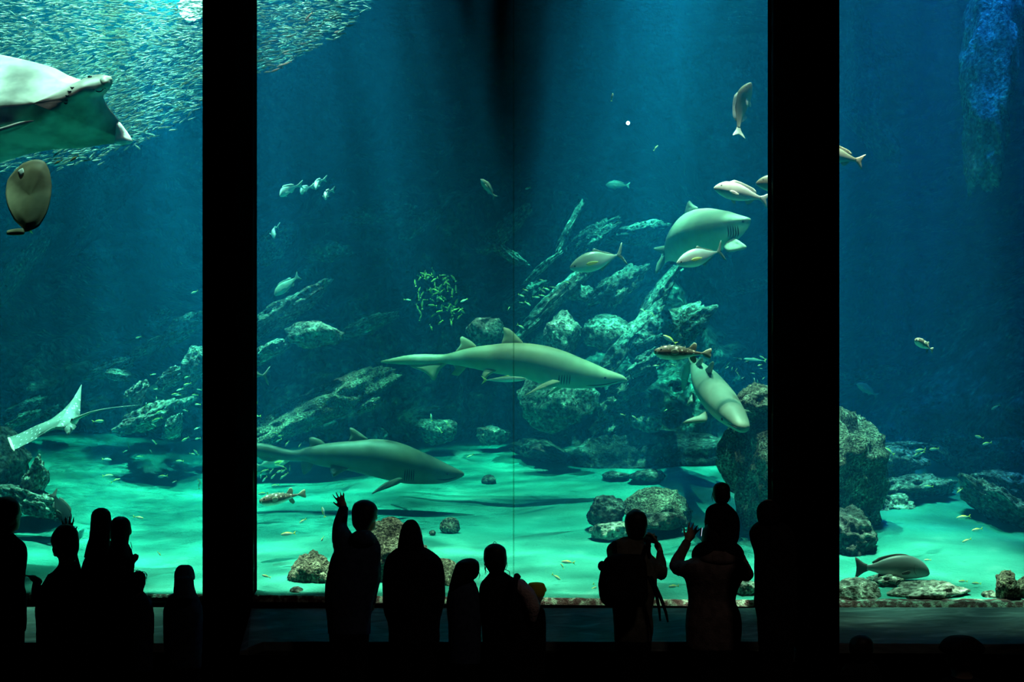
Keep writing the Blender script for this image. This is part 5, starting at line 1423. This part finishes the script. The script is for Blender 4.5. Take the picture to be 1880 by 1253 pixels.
def person(label, d, head, rows, hair, arms=(), coat=M_blackcloth, coat_name='jacket', group=None, dmax=0.15, legs=True, voxel=0.011, face=0.0, hairmat=None, hair_name='hair', hair_off=-0.02, extra=None, base_z=0.0, dome=True, neck=True, hair_depth=0.85, strands=()):
    """head: (px, py of centre, half width px, half height px). rows: silhouette of the clothed trunk. arms: dicts with a chain of (px, py, depth offset, radius px).
    face: turn of the face from the glass, degrees (positive towards the other end of the hall on the viewer's right)"""
    hx, hy, hw, hh = head
    top_z = P(hx, hy - hh, d).z
    cxp = (rows[-1][1] + rows[-1][2]) / 2
    org = Vector((P(cxp, 800, d).x, d, base_z))
    root = empty('person', org); tag(root, label, 'person', group)
    H = top_z - base_z
    hipz = base_z + 0.49 * H
    py_hip = HY + (EYE - hipz) / d * FPX
    rows = list(rows)
    if py_hip > rows[-1][0] + 6: rows.append((py_hip, rows[-1][1] + 2, rows[-1][2] - 2))
    xl, xr = rows[-1][1], rows[-1][2]
    body = bmesh.new()
    hc = P(hx, hy, d); rw, rh = S(hw, d), S(hh, d)
    R = Matrix.Rotation(math.radians(-face), 3, 'Z')
    fw = R @ Vector((0, 1, 0)); sd = R @ Vector((1, 0, 0))
    ball(body, hc + Vector((0, 0, rh * .12)), rw * .93, rw * 1.08, rh * .84, R)                       # cranium
    ball(body, hc + fw * rw * .22 - Vector((0, 0, rh * .42)), rw * .70, rw * .78, rh * .52, R)         # jaw
    ball(body, hc + fw * rw * 1.02 - Vector((0, 0, rh * .12)), rw * .13, rw * .22, rh * .15, R)        # nose
    ball(body, hc + fw * rw * .88 + Vector((0, 0, rh * .10)), rw * .55, rw * .2, rh * .1, R)           # brow
    ball(body, hc + fw * rw * .80 - Vector((0, 0, rh * .72)), rw * .25, rw * .2, rh * .14, R)          # chin
    for s in (1, -1): ball(body, hc + sd * s * rw * .92 - Vector((0, 0, rh * .10)), rw * .10, rw * .22, rh * .22, R)   # ears
    nk = P((rows[0][1] + rows[0][2]) / 2, rows[0][0], d)
    if neck: chain(body, [hc - Vector((0, 0.01, rh * .35)), nk - Vector((0, 0, 0.02))], [rw * .58, rw * .62])
    shrink = [(py, lerp((a + b) / 2, a, .86), lerp((a + b) / 2, b, .86)) for py, a, b in rows]
    stack(body, shrink, d, dmax=dmax * .85)
    coatb = bmesh.new()
    stack(coatb, rows, d, dmax=dmax)
    for A in arms:
        pts = [P(q[0], q[1], d + q[2]) for q in A['pts']]; rr = [S(q[3], d + q[2]) for q in A['pts']]
        chain(body, pts, [r * .72 for r in rr])
        cut = A.get('cuff', 1.0)
        cp = pts[:]
        cp[-1] = pts[-2].lerp(pts[-1], cut)
        chain(coatb, cp, rr)
        if A.get('hand'):
            hd = dict(A['hand']); f = Vector(hd.pop('f')); n = Vector(hd.pop('n'))
            chain(body, [pts[-1] - f.normalized() * .02, pts[-1] + f.normalized() * .03], [rr[-1] * .72, 0.024])
            hand(body, pts[-1], f, n, **hd)
    hipw = S(xr - xl, d) / 2
    cx = P((xl + xr) / 2, 800, d).x
    tro = bmesh.new(); shoes = []
    for s in (1, -1):
        hp = Vector((cx + s * hipw * .45, d, hipz)); kn = Vector((cx + s * hipw * .42, d + .02, base_z + .27 * H)); an = Vector((cx + s * hipw * .42, d - .01, base_z + .05 * H))
        r0 = min(hipw * .52, .055 * H)
        if legs is True:
            chain(body, [hp, kn, an], [r0 * .85, r0 * .62, r0 * .42])
            ball(body, an + Vector((0, .05 * H * .8, -.025 * H)), .026 * H, .07 * H, .022 * H)
            chain(tro, [hp + Vector((0, 0, .02)), kn, an + Vector((0, 0, .01 * H))], [r0, r0 * .78, r0 * .62])
            sb = bmesh.new(); ball(sb, an + Vector((0, .05 * H * .8, -.024 * H)), .03 * H, .076 * H, .026 * H); shoes.append(sb)
    bo = fuse('body', body, M_skin, root, org, voxel=voxel)
    for k, s in enumerate((1, -1)):
        e = bmesh.new(); ball(e, hc + fw * rw * .93 + sd * s * rw * .36 + Vector((0, 0, rh * .0)), rw * .12, rw * .08, rh * .07, R)
        for v in e.verts: v.co -= org
        bm_obj('eye', e, M_eye, root)
    e = bmesh.new(); ball(e, hc + fw * rw * .96 - Vector((0, 0, rh * .45)), rw * .24, rw * .06, rh * .035, R)
    for v in e.verts: v.co -= org
    bm_obj('mouth', e, M_mouth, root)
    fuse(coat_name, coatb, coat, root, org, voxel=max(voxel, .011), wrinkle=0.005)
    if legs is True:
        ball(tro, Vector((cx, d, hipz)), hipw * .95, min(hipw * .7, dmax), .06 * H)
        fuse('trousers', tro, M_trouser, root, org, voxel=.013)
        for sb in shoes:
            for v in sb.verts: v.co -= org
            bm_obj('shoe', sb, M_shoe, root)
    if hair:
        if dome:
            p0 = hair[0][0]; h = 1.0 * hw
            wl = [(r[0], r[1]) for r in hair]; wr_ = [(r[0], r[2]) for r in hair]
            lb, rb = interp(wl, p0 + h), interp(wr_, p0 + h); top = []
            for u in (0.0, .04, .14, .3, .5, .75):
                f = max(.12, math.sqrt(1 - (1 - u) ** 2.4)); c0 = lerp((hair[0][1] + hair[0][2]) / 2, (lb + rb) / 2, u ** .5); w0 = (rb - lb) / 2
                top.append((p0 + u * h, c0 - w0 * f, c0 + w0 * f))
            hair = top + [r for r in hair if r[0] > p0 + h * .95]
        hb = bmesh.new(); stack(hb, hair, d, depth=hair_depth, dmax=rw * 1.15, yoff=hair_off, front=.8)
        ho = fuse(hair_name, hb, hairmat or M_hair, root, org, voxel=.008, smooth=3, wrinkle=0.003)
        if strands:
            sb = bmesh.new()
            for st in strands: chain(sb, [P(x, y, d - .02) for x, y in st], [0.0022] * (len(st) - 1) + [0.0012], 6)
            for v in sb.verts: v.co -= org
            so = bm_obj('loose_strands', sb, M_hair, root); so['kind'] = 'stuff'
    if extra: extra(root, org)
    return root


def part(root, org, name, build, mat, voxel=0.008, smooth=3, kind=None, wrinkle=0.0):
    bm = bmesh.new(); build(bm); o = fuse(name, bm, mat, root, org, voxel, smooth, wrinkle)
    return o


def box_phone(name, label, c, xdir, zdir, w, h, t=0.009, glow=None):
    X = Vector(xdir).normalized(); Z = Vector(zdir); Z = (Z - X * Z.dot(X)).normalized(); Y = Z.cross(X)
    root = empty(name, c); tag(root, label, 'phone')
    bm = bmesh.new(); bmesh.ops.create_cube(bm, size=1)
    for v in bm.verts: v.co = X * v.co.x * w + Y * v.co.y * t + Z * v.co.z * h
    bmesh.ops.bevel(bm, geom=bm.edges[:], offset=0.003, segments=2, affect='EDGES')
    bm_obj('phone_body', bm, M_phone, root)
    bm = bmesh.new(); bmesh.ops.create_cube(bm, size=1)
    for v in bm.verts: v.co = X * v.co.x * w * .92 + Y * (v.co.y * .001 - t * .5 - .0004) + Z * v.co.z * h * .92
    bm_obj('screen', bm, glow or simple('dark_phone_screen', (0.03, 0.05, 0.05), 0.1, 0.5), root)
    bm = bmesh.new(); bmesh.ops.create_uvsphere(bm, u_segments=10, v_segments=8, radius=0.005)
    for v in bm.verts: v.co = v.co + X * w * .38 + Y * (t * .5) + Z * h * .3
    bm_obj('camera_lens', bm, M_eye, root)
    return root


UP = (0, 0, 1)
# --- end window group
person('tall person at the very end of the window, only half in view', 10.25, (14, 946, 24, 35), [(976, -6, 22), (988, -28, 32), (1000, -42, 46), (1018, -48, 50), (1050, -46, 47), (1078, -44, 44), (1100, -44, 49)],
       [(912, 4, 22), (916, -4, 31), (926, -9, 38), (942, -11, 38), (958, -9, 32), (968, -4, 22)], face=35)


def kid2(root, org):
    pass


person('person seen in profile with one arm bent up and fingers showing over the head', 10.2, (119, 996, 24, 32), [(1028, 110, 137), (1042, 104, 146), (1054, 94, 158), (1070, 84, 166), (1095, 70, 168), (1120, 66, 168)],
       [(962, 114, 128), (967, 108, 138), (978, 100, 143), (992, 100, 145), (1008, 106, 145), (1022, 114, 141), (1030, 118, 138)],
       arms=({'pts': [(98, 1064, 0, 13), (68, 1104, .06, 11), (68, 1066, .12, 8)], 'hand': {'f': (-.85, .1, .45), 'n': (.2, -.2, -1), 'size': .12, 'curl': .5, 'spread': .08}, 'cuff': .85},
             {'pts': [(140, 1062, .04, 13), (134, 1030, .22, 11), (125, 988, .2, 9)], 'hand': {'f': (0.0, -.1, 1), 'n': (0, -1, 0), 'size': .165, 'curl': .05, 'spread': .2}, 'cuff': .9}), face=-72, voxel=.008, hair_off=0.0, coat=M_blackcloth)
person('taller of two long-haired people standing close together', 10.3, (188, 962, 18, 30), [(990, 176, 202), (1002, 166, 208), (1018, 159, 212), (1038, 151, 214), (1060, 148, 214), (1100, 147, 214)],
       [(932, 180, 198), (936, 175, 203), (946, 171, 206), (962, 169, 207), (985, 167, 206), (1005, 161, 204), (1024, 157, 200)], hair_off=-.035, strands=([(169, 958), (165, 978), (163, 998)], [(167, 975), (164, 990), (165, 1004)]))
person('shorter of two long-haired people standing close together, elbow out', 10.15, (224, 974, 18, 26), [(998, 212, 237), (1008, 203, 241), (1020, 198, 244), (1045, 196, 246), (1070, 196, 247), (1100, 195, 248)],
       [(948, 215, 232), (953, 209, 238), (964, 205, 242), (980, 205, 241), (995, 206, 238), (1012, 204, 240), (1028, 206, 243)], hair_off=-.03,
       arms=({'pts': [(236, 1030, .05, 9), (240, 1042, .15, 7), (244, 1032, .2, 5)], 'hand': {'f': (.5, 0, .9), 'n': (-.5, 1, 0), 'size': .075, 'curl': .3, 'spread': .2}},), voxel=.008, strands=([(240, 996), (242, 1006), (241, 1016)],))
person('small child with tousled hair in front of the two long-haired people', 10.0, (256, 1070, 12, 20), [(1086, 248, 264), (1094, 243, 270), (1104, 238, 279), (1125, 236, 283), (1160, 236, 283)],
       [(1048, 249, 262), (1052, 244, 267), (1062, 243, 269), (1074, 244, 267), (1086, 247, 263)], coat=M_navy,
       strands=([(248, 1052), (252, 1047), (258, 1049)], [(258, 1050), (266, 1051), (270, 1056), (268, 1063)], [(262, 1052), (269, 1056), (269, 1068)], [(254, 1050), (247, 1047), (245, 1052)]))


def sunhat(root, org):
    o = part(root, org, 'sun_hat', lambda bm: (stack(bm, [(1038, 331, 347), (1041, 326, 352), (1050, 321, 356), (1060, 320, 358), (1066, 321, 357)], 10.05, depth=.85, dmax=.2), stack(bm, [(1060, 322, 357), (1074, 321, 358), (1086, 320, 361), (1099, 322, 364)], 10.02, depth=.6, dmax=.06, yoff=-.03)), M_hatblue, .007, wrinkle=.002)


person('small child in a blue-grey sun hat with a neck flap beside the pillar', 10.1, (339, 1068, 17, 27), [(1086, 326, 356), (1092, 312, 362), (1100, 306, 366), (1120, 300, 372), (1160, 300, 372)], None, coat=M_navy, extra=sunhat)

# --- wide window
def collar7(root, org):
    part(root, org, 'hood', lambda bm: stack(bm, [(974, 655, 680), (981, 646, 686), (990, 644, 690), (1000, 650, 688)], 10.1, depth=.7, dmax=.1, yoff=-.02), M_navy, .009)


person('boy in a dark blue jacket waving one hand at the glass', 10.15, (669, 948, 22, 31), [(976, 654, 682), (984, 640, 690), (994, 628, 695), (1006, 618, 698), (1022, 608, 699), (1050, 601, 697), (1080, 597, 692), (1106, 596, 686), (1130, 600, 682)],
       [(918, 658, 680), (921, 652, 689), (928, 648, 694), (940, 646, 694), (954, 646, 690), (966, 648, 682), (976, 656, 678)],
       arms=({'pts': [(632, 1000, 0, 22), (624, 968, .10, 14), (631, 934, .14, 10)], 'hand': {'f': (-.35, .05, 1), 'n': (.1, 1, 0), 'size': .135, 'curl': .08, 'spread': .26, 'thumb': 1}, 'cuff': .93},
             {'pts': [(686, 1006, 0, 14), (688, 1060, .05, 11), (682, 1110, .12, 8)], 'hand': {'f': (-.2, .4, -1), 'n': (-1, 0, 0), 'size': .15, 'curl': .6, 'spread': .05}, 'cuff': .9}), coat=M_navy, face=58, voxel=.0058, hair_off=-.01, extra=collar7)
person('person in a pointed black hood and wide black coat', 10.1, (755, 985, 21, 29), [(1004, 734, 776), (1011, 722, 790), (1020, 712, 804), (1034, 706, 813), (1058, 703, 817), (1090, 702, 818), (1112, 703, 815), (1130, 706, 811), (1146, 712, 808)],
       [(954, 750, 759), (957, 745, 764), (966, 738, 770), (980, 734, 774), (996, 731, 777), (1010, 730, 780)], hairmat=M_blackcloth, hair_name='hood', coat_name='coat', hair_off=-.01, dmax=.19, dome=False)
person('long-haired child with head tilted, left of the girl in the pale jacket', 10.1, (861, 1046, 17, 21), [(1066, 846, 872), (1076, 828, 876), (1088, 822, 880), (1110, 820, 883), (1150, 822, 884)],
       [(1025, 856, 871), (1029, 848, 876), (1038, 837, 879), (1050, 831, 880), (1062, 828, 874), (1074, 825, 852), (1084, 823, 842)], coat=M_navy, face=30, strands=([(878, 1048), (881, 1056), (879, 1064)], [(832, 1046), (827, 1058), (824, 1072)]))


def jacket10(root, org):
    def b(bm):
        chain(bm, [P(950, 1074, 10.05), P(969, 1094, 10.02), P(978, 1116, 10.0), P(977, 1136, 10.02)], [S(13, 10), S(15, 10), S(14, 10), S(9, 10)])
    part(root, org, 'sleeve', b, M_pink, .009, wrinkle=.006)
    part(root, org, 'bag_strap', lambda bm: chain(bm, [P(952, 1060, 10.02), P(948, 1058, 9.94), P(945, 1080, 9.9), P(942, 1130, 9.9), P(948, 1160, 9.95)], [.016, .018, .018, .018, .016]), M_blackcloth, .007)


person('girl with loose hair and a pale pink jacket carrying a bag on her shoulder', 10.1, (909, 1024, 20, 27), [(1050, 900, 927), (1060, 892, 940), (1070, 883, 956), (1084, 879, 966), (1105, 880, 972), (1130, 881, 976), (1150, 884, 978)],
       [(998, 900, 918), (1002, 893, 925), (1012, 888, 930), (1026, 888, 931), (1038, 891, 930), (1048, 897, 926), (1056, 902, 924)],
       arms=({'pts': [(955, 1074, 0, 12), (978, 1100, -.02, 11), (990, 1140, .08, 8)], 'hand': {'f': (.1, .5, -.6), 'n': (-1, 0, 0), 'size': .14, 'curl': .6, 'spread': .05}},), extra=jacket10, voxel=.008,
       strands=([(890, 1030), (890, 1045), (893, 1054)], [(889, 1036), (892, 1048), (897, 1052)], [(930, 1030), (931, 1040), (928, 1048)], [(927, 1046), (935, 1050), (936, 1058), (934, 1062)], [(905, 999), (908, 995), (912, 998)], [(892, 1040), (891, 1050), (891, 1056)]))


def cap11(root, org):
    part(root, org, 'cap', lambda bm: (stack(bm, [(1070, 976, 992), (1072, 970, 999), (1080, 968, 1002), (1090, 969, 1001), (1097, 972, 998)], 10.2, depth=.85, dmax=.2), chain(bm, [P(990, 1088, 10.24), P(997, 1082, 10.26), P(999, 1084, 10.27)], [.02, .022, .018])), M_yellow, .007)


person('small child in a yellow cap close beside the girl in the pale jacket', 10.2, (983, 1096, 15, 21), [(1112, 972, 994), (1120, 962, 1000), (1130, 958, 1002), (1150, 958, 1003), (1165, 958, 1003)], None, extra=cap11)


def bag12(root, org):
    def b(bm):
        stack(bm, [(1022, 1118, 1168), (1032, 1108, 1180), (1050, 1102, 1186), (1075, 1098, 1188), (1095, 1100, 1188), (1108, 1106, 1182), (1114, 1114, 1172)], 9.84, depth=.5, dmax=.10)
        ball(bm, P(1108, 1040, 9.84), .035, .05, .04)
    pass


person('adult in a khaki jacket with a backpack filming the tank with a phone', 9.95, (1167, 962, 19, 29), [(986, 1148, 1182), (996, 1124, 1182), (1008, 1117, 1187), (1025, 1114, 1195), (1045, 1113, 1204), (1065, 1112, 1208), (1090, 1116, 1204), (1120, 1124, 1198), (1150, 1126, 1200)],
       [(936, 1158, 1176), (939, 1151, 1183), (948, 1147, 1187), (962, 1146, 1188), (976, 1149, 1186), (988, 1153, 1182)],
       arms=({'pts': [(1184, 1024, .02, 14), (1214, 1054, .08, 13), (1211, 1010, .22, 7)], 'hand': {'f': (-.45, .2, 1), 'n': (-.8, -.1, -.3), 'size': .16, 'curl': .45, 'spread': .12, 'thumb': 1}, 'cuff': .86},
             {'pts': [(1126, 1010, .02, 13), (1132, 1044, .18, 11), (1172, 1006, .26, 8)], 'hand': {'f': (.8, .2, .5), 'n': (.2, -.1, 1), 'size': .16, 'curl': .4, 'spread': .1}, 'cuff': .9}), coat=M_khaki, face=8, voxel=.006)
bp_ = Maker('backpack', 'black backpack worn by the adult filming with a phone', 'backpack', P(1145, 1070, 9.8))
bm = bmesh.new(); stack(bm, [(1018, 1124, 1176), (1026, 1112, 1184), (1045, 1104, 1188), (1072, 1098, 1190), (1094, 1100, 1190), (1108, 1106, 1186), (1116, 1116, 1176)], 9.72, depth=.5, dmax=.085)
fuse('main_pocket', bm, M_blackcloth, bp_.root, bp_.o, .01, wrinkle=.004)
bm = bmesh.new(); stack(bm, [(1060, 1116, 1176), (1068, 1112, 1182), (1090, 1112, 1182), (1104, 1118, 1176)], 9.635, depth=.3, dmax=.035)
fuse('front_pocket', bm, M_blackcloth, bp_.root, bp_.o, .009)
bm = bmesh.new(); ball(bm, P(1106, 1040, 9.75), .03, .035, .035); fuse('side_pouch', bm, M_blackcloth, bp_.root, bp_.o, .009)
for sx_ in (1128, 1190):
    bm = bmesh.new(); chain(bm, [P(sx_ + 2, 1024, 9.76), P(sx_, 1006, 9.80), P(sx_, 998, 9.9), P(sx_ + 2, 1004, 10.02)], [.013, .017, .017, .014]); fuse('shoulder_strap', bm, M_blackcloth, bp_.root, bp_.o, .007)
for pts in ([(1190, 1060), (1204, 1090), (1210, 1118), (1212, 1140)], [(1196, 1060), (1212, 1096), (1222, 1124), (1226, 1142)]):
    bm = bmesh.new(); chain(bm, [P(x, y, 9.74) for x, y in pts], [.010, .012, .010, .007]); fuse('hanging_strap', bm, M_blackcloth, bp_.root, bp_.o, .005)
box_phone('phone', 'phone held sideways by the adult with the backpack', P(1193, 990, 10.18), (1, .15, -.18), (0, 0, 1), .092, .05)


def hood13(root, org):
    part(root, org, 'collar', lambda bm: stack(bm, [(1010, 1296, 1340), (1018, 1288, 1348), (1028, 1282, 1354), (1036, 1290, 1348)], 9.88, depth=.6, dmax=.1, yoff=-.02), M_rose, .009)


person('adult in a dusty rose jacket carrying a child on the shoulders and raising one hand', 9.92, (1314, 988, 26, 31), [(1014, 1292, 1344), (1024, 1272, 1356), (1034, 1254, 1366), (1046, 1250, 1370), (1062, 1256, 1366), (1080, 1262, 1356), (1105, 1263, 1350), (1130, 1260, 1360), (1150, 1258, 1362)],
       [(957, 1304, 1324), (961, 1296, 1333), (972, 1290, 1339), (986, 1288, 1340), (1000, 1290, 1338), (1012, 1296, 1332)],
       arms=({'pts': [(1262, 1046, 0, 17), (1240, 1040, .10, 13), (1262, 994, .2, 9)], 'hand': {'f': (.5, .1, 1), 'n': (.25, .95, 0), 'size': .15, 'curl': .35, 'spread': .26, 'thumb': 1}, 'cuff': .9},
             {'pts': [(1358, 1046, 0, 17), (1373, 1056, .10, 12.5), (1352, 1008, .2, 9)], 'hand': {'f': (-.6, .1, .9), 'n': (-.6, -.3, -.4), 'size': .155, 'curl': .6, 'spread': .1}, 'cuff': .9}), coat=M_rose, voxel=.006, extra=hood13)
person('small child riding on the shoulders of the adult in the rose jacket', 9.86, (1324, 906, 16, 20), [(924, 1314, 1336), (930, 1302, 1342), (938, 1295, 1350), (952, 1296, 1357), (970, 1300, 1359), (986, 1306, 1358), (1002, 1302, 1352), (1014, 1300, 1350)],
       [(885, 1317, 1331), (888, 1311, 1337), (896, 1307, 1340), (908, 1307, 1340), (916, 1309, 1339), (924, 1314, 1335)], legs=False, strands=([(1308, 906), (1307, 914), (1309, 921)], [(1340, 908), (1341, 916), (1339, 922)]), base_z=1.05, dmax=.10,
       arms=({'pts': [(1304, 944, .02, 10), (1302, 970, .10, 9), (1306, 975, .15, 6)], 'hand': {'f': (.3, .5, -.3), 'n': (0, 0, -1), 'size': .11, 'curl': .5, 'spread': .1}},),
       extra=lambda root, org: [part(root, org, 'trouser_leg', (lambda x0, x1: (lambda bm: chain(bm, [P(x0, 1010, 9.86), P(x1, 1018, 10.05), P(x1, 1062, 10.08)], [.06, .052, .04])))(x0, x1), M_trouser, .01) for x0, x1 in ((1298, 1284), (1338, 1352))])
g, nt, out = new_mat('lit_phone_screen'); em = N(nt, 'ShaderNodeEmission'); em.inputs[0].default_value = (0.75, 0.8, 1.0, 1); em.inputs[1].default_value = 1.5; nt.links.new(em.outputs[0], out.inputs[0])
box_phone('phone', 'phone with a lit edge held up by the adult in the rose jacket', P(1287, 977, 10.1), (.14, 1, 0), (.1, 0, 1), .075, .055, glow=g)
person('hooded person standing against the wider pillar', 9.5, (1410, 940, 21, 24), [(958, 1392, 1430), (964, 1384, 1444), (976, 1376, 1456), (994, 1378, 1462), (1020, 1384, 1464), (1050, 1384, 1464), (1080, 1386, 1464), (1110, 1385, 1464), (1140, 1390, 1462)],
       [(918, 1402, 1418), (922, 1394, 1426), (932, 1389, 1431), (946, 1388, 1432), (960, 1391, 1430)], hairmat=M_blackcloth, hair_name='hood', coat_name='coat')
# --- nearest the camera
person('small child seen from behind at the end window, only head and shoulders in view', 9.0, (1580, 1188, 21, 24), [(1208, 1566, 1594), (1216, 1556, 1604), (1228, 1546, 1613), (1250, 1538, 1621), (1300, 1536, 1622)],
       [(1165, 1570, 1590), (1169, 1563, 1597), (1180, 1558, 1602), (1194, 1558, 1602), (1206, 1563, 1597), (1212, 1567, 1593)], coat=M_blackcloth)


def hat17(root, org):
    part(root, org, 'round_hat', lambda bm: (stack(bm, [(1168, 1752, 1776), (1170, 1742, 1786), (1176, 1733, 1795), (1184, 1727, 1804), (1192, 1724, 1808), (1198, 1728, 1804)], 8.5, depth=.85, dmax=.2)), M_blackcloth, .009)


person('small child of whom only the crown of a round black hat shows', 8.5, (1766, 1208, 30, 38), [(1240, 1750, 1782), (1250, 1730, 1802), (1265, 1722, 1810), (1300, 1720, 1812)], None, extra=hat17)
# a faint warm lamp high in the hall, behind the visitors
L = bpy.data.lights.new('hall_lamp', 'SPOT'); L.energy = 34; L.color = (1.0, 0.8, 0.66); L.spot_size = math.radians(50); L.spot_blend = 0.8; L.shadow_soft_size = 0.3
lo = bpy.data.objects.new('hall_lamp', L); COL.objects.link(lo); lo.location = (2.6, 5.5, 5.6)
lo.rotation_euler = (Vector((0.7, 10, 1.1)) - lo.location).to_track_quat('-Z', 'Y').to_euler()
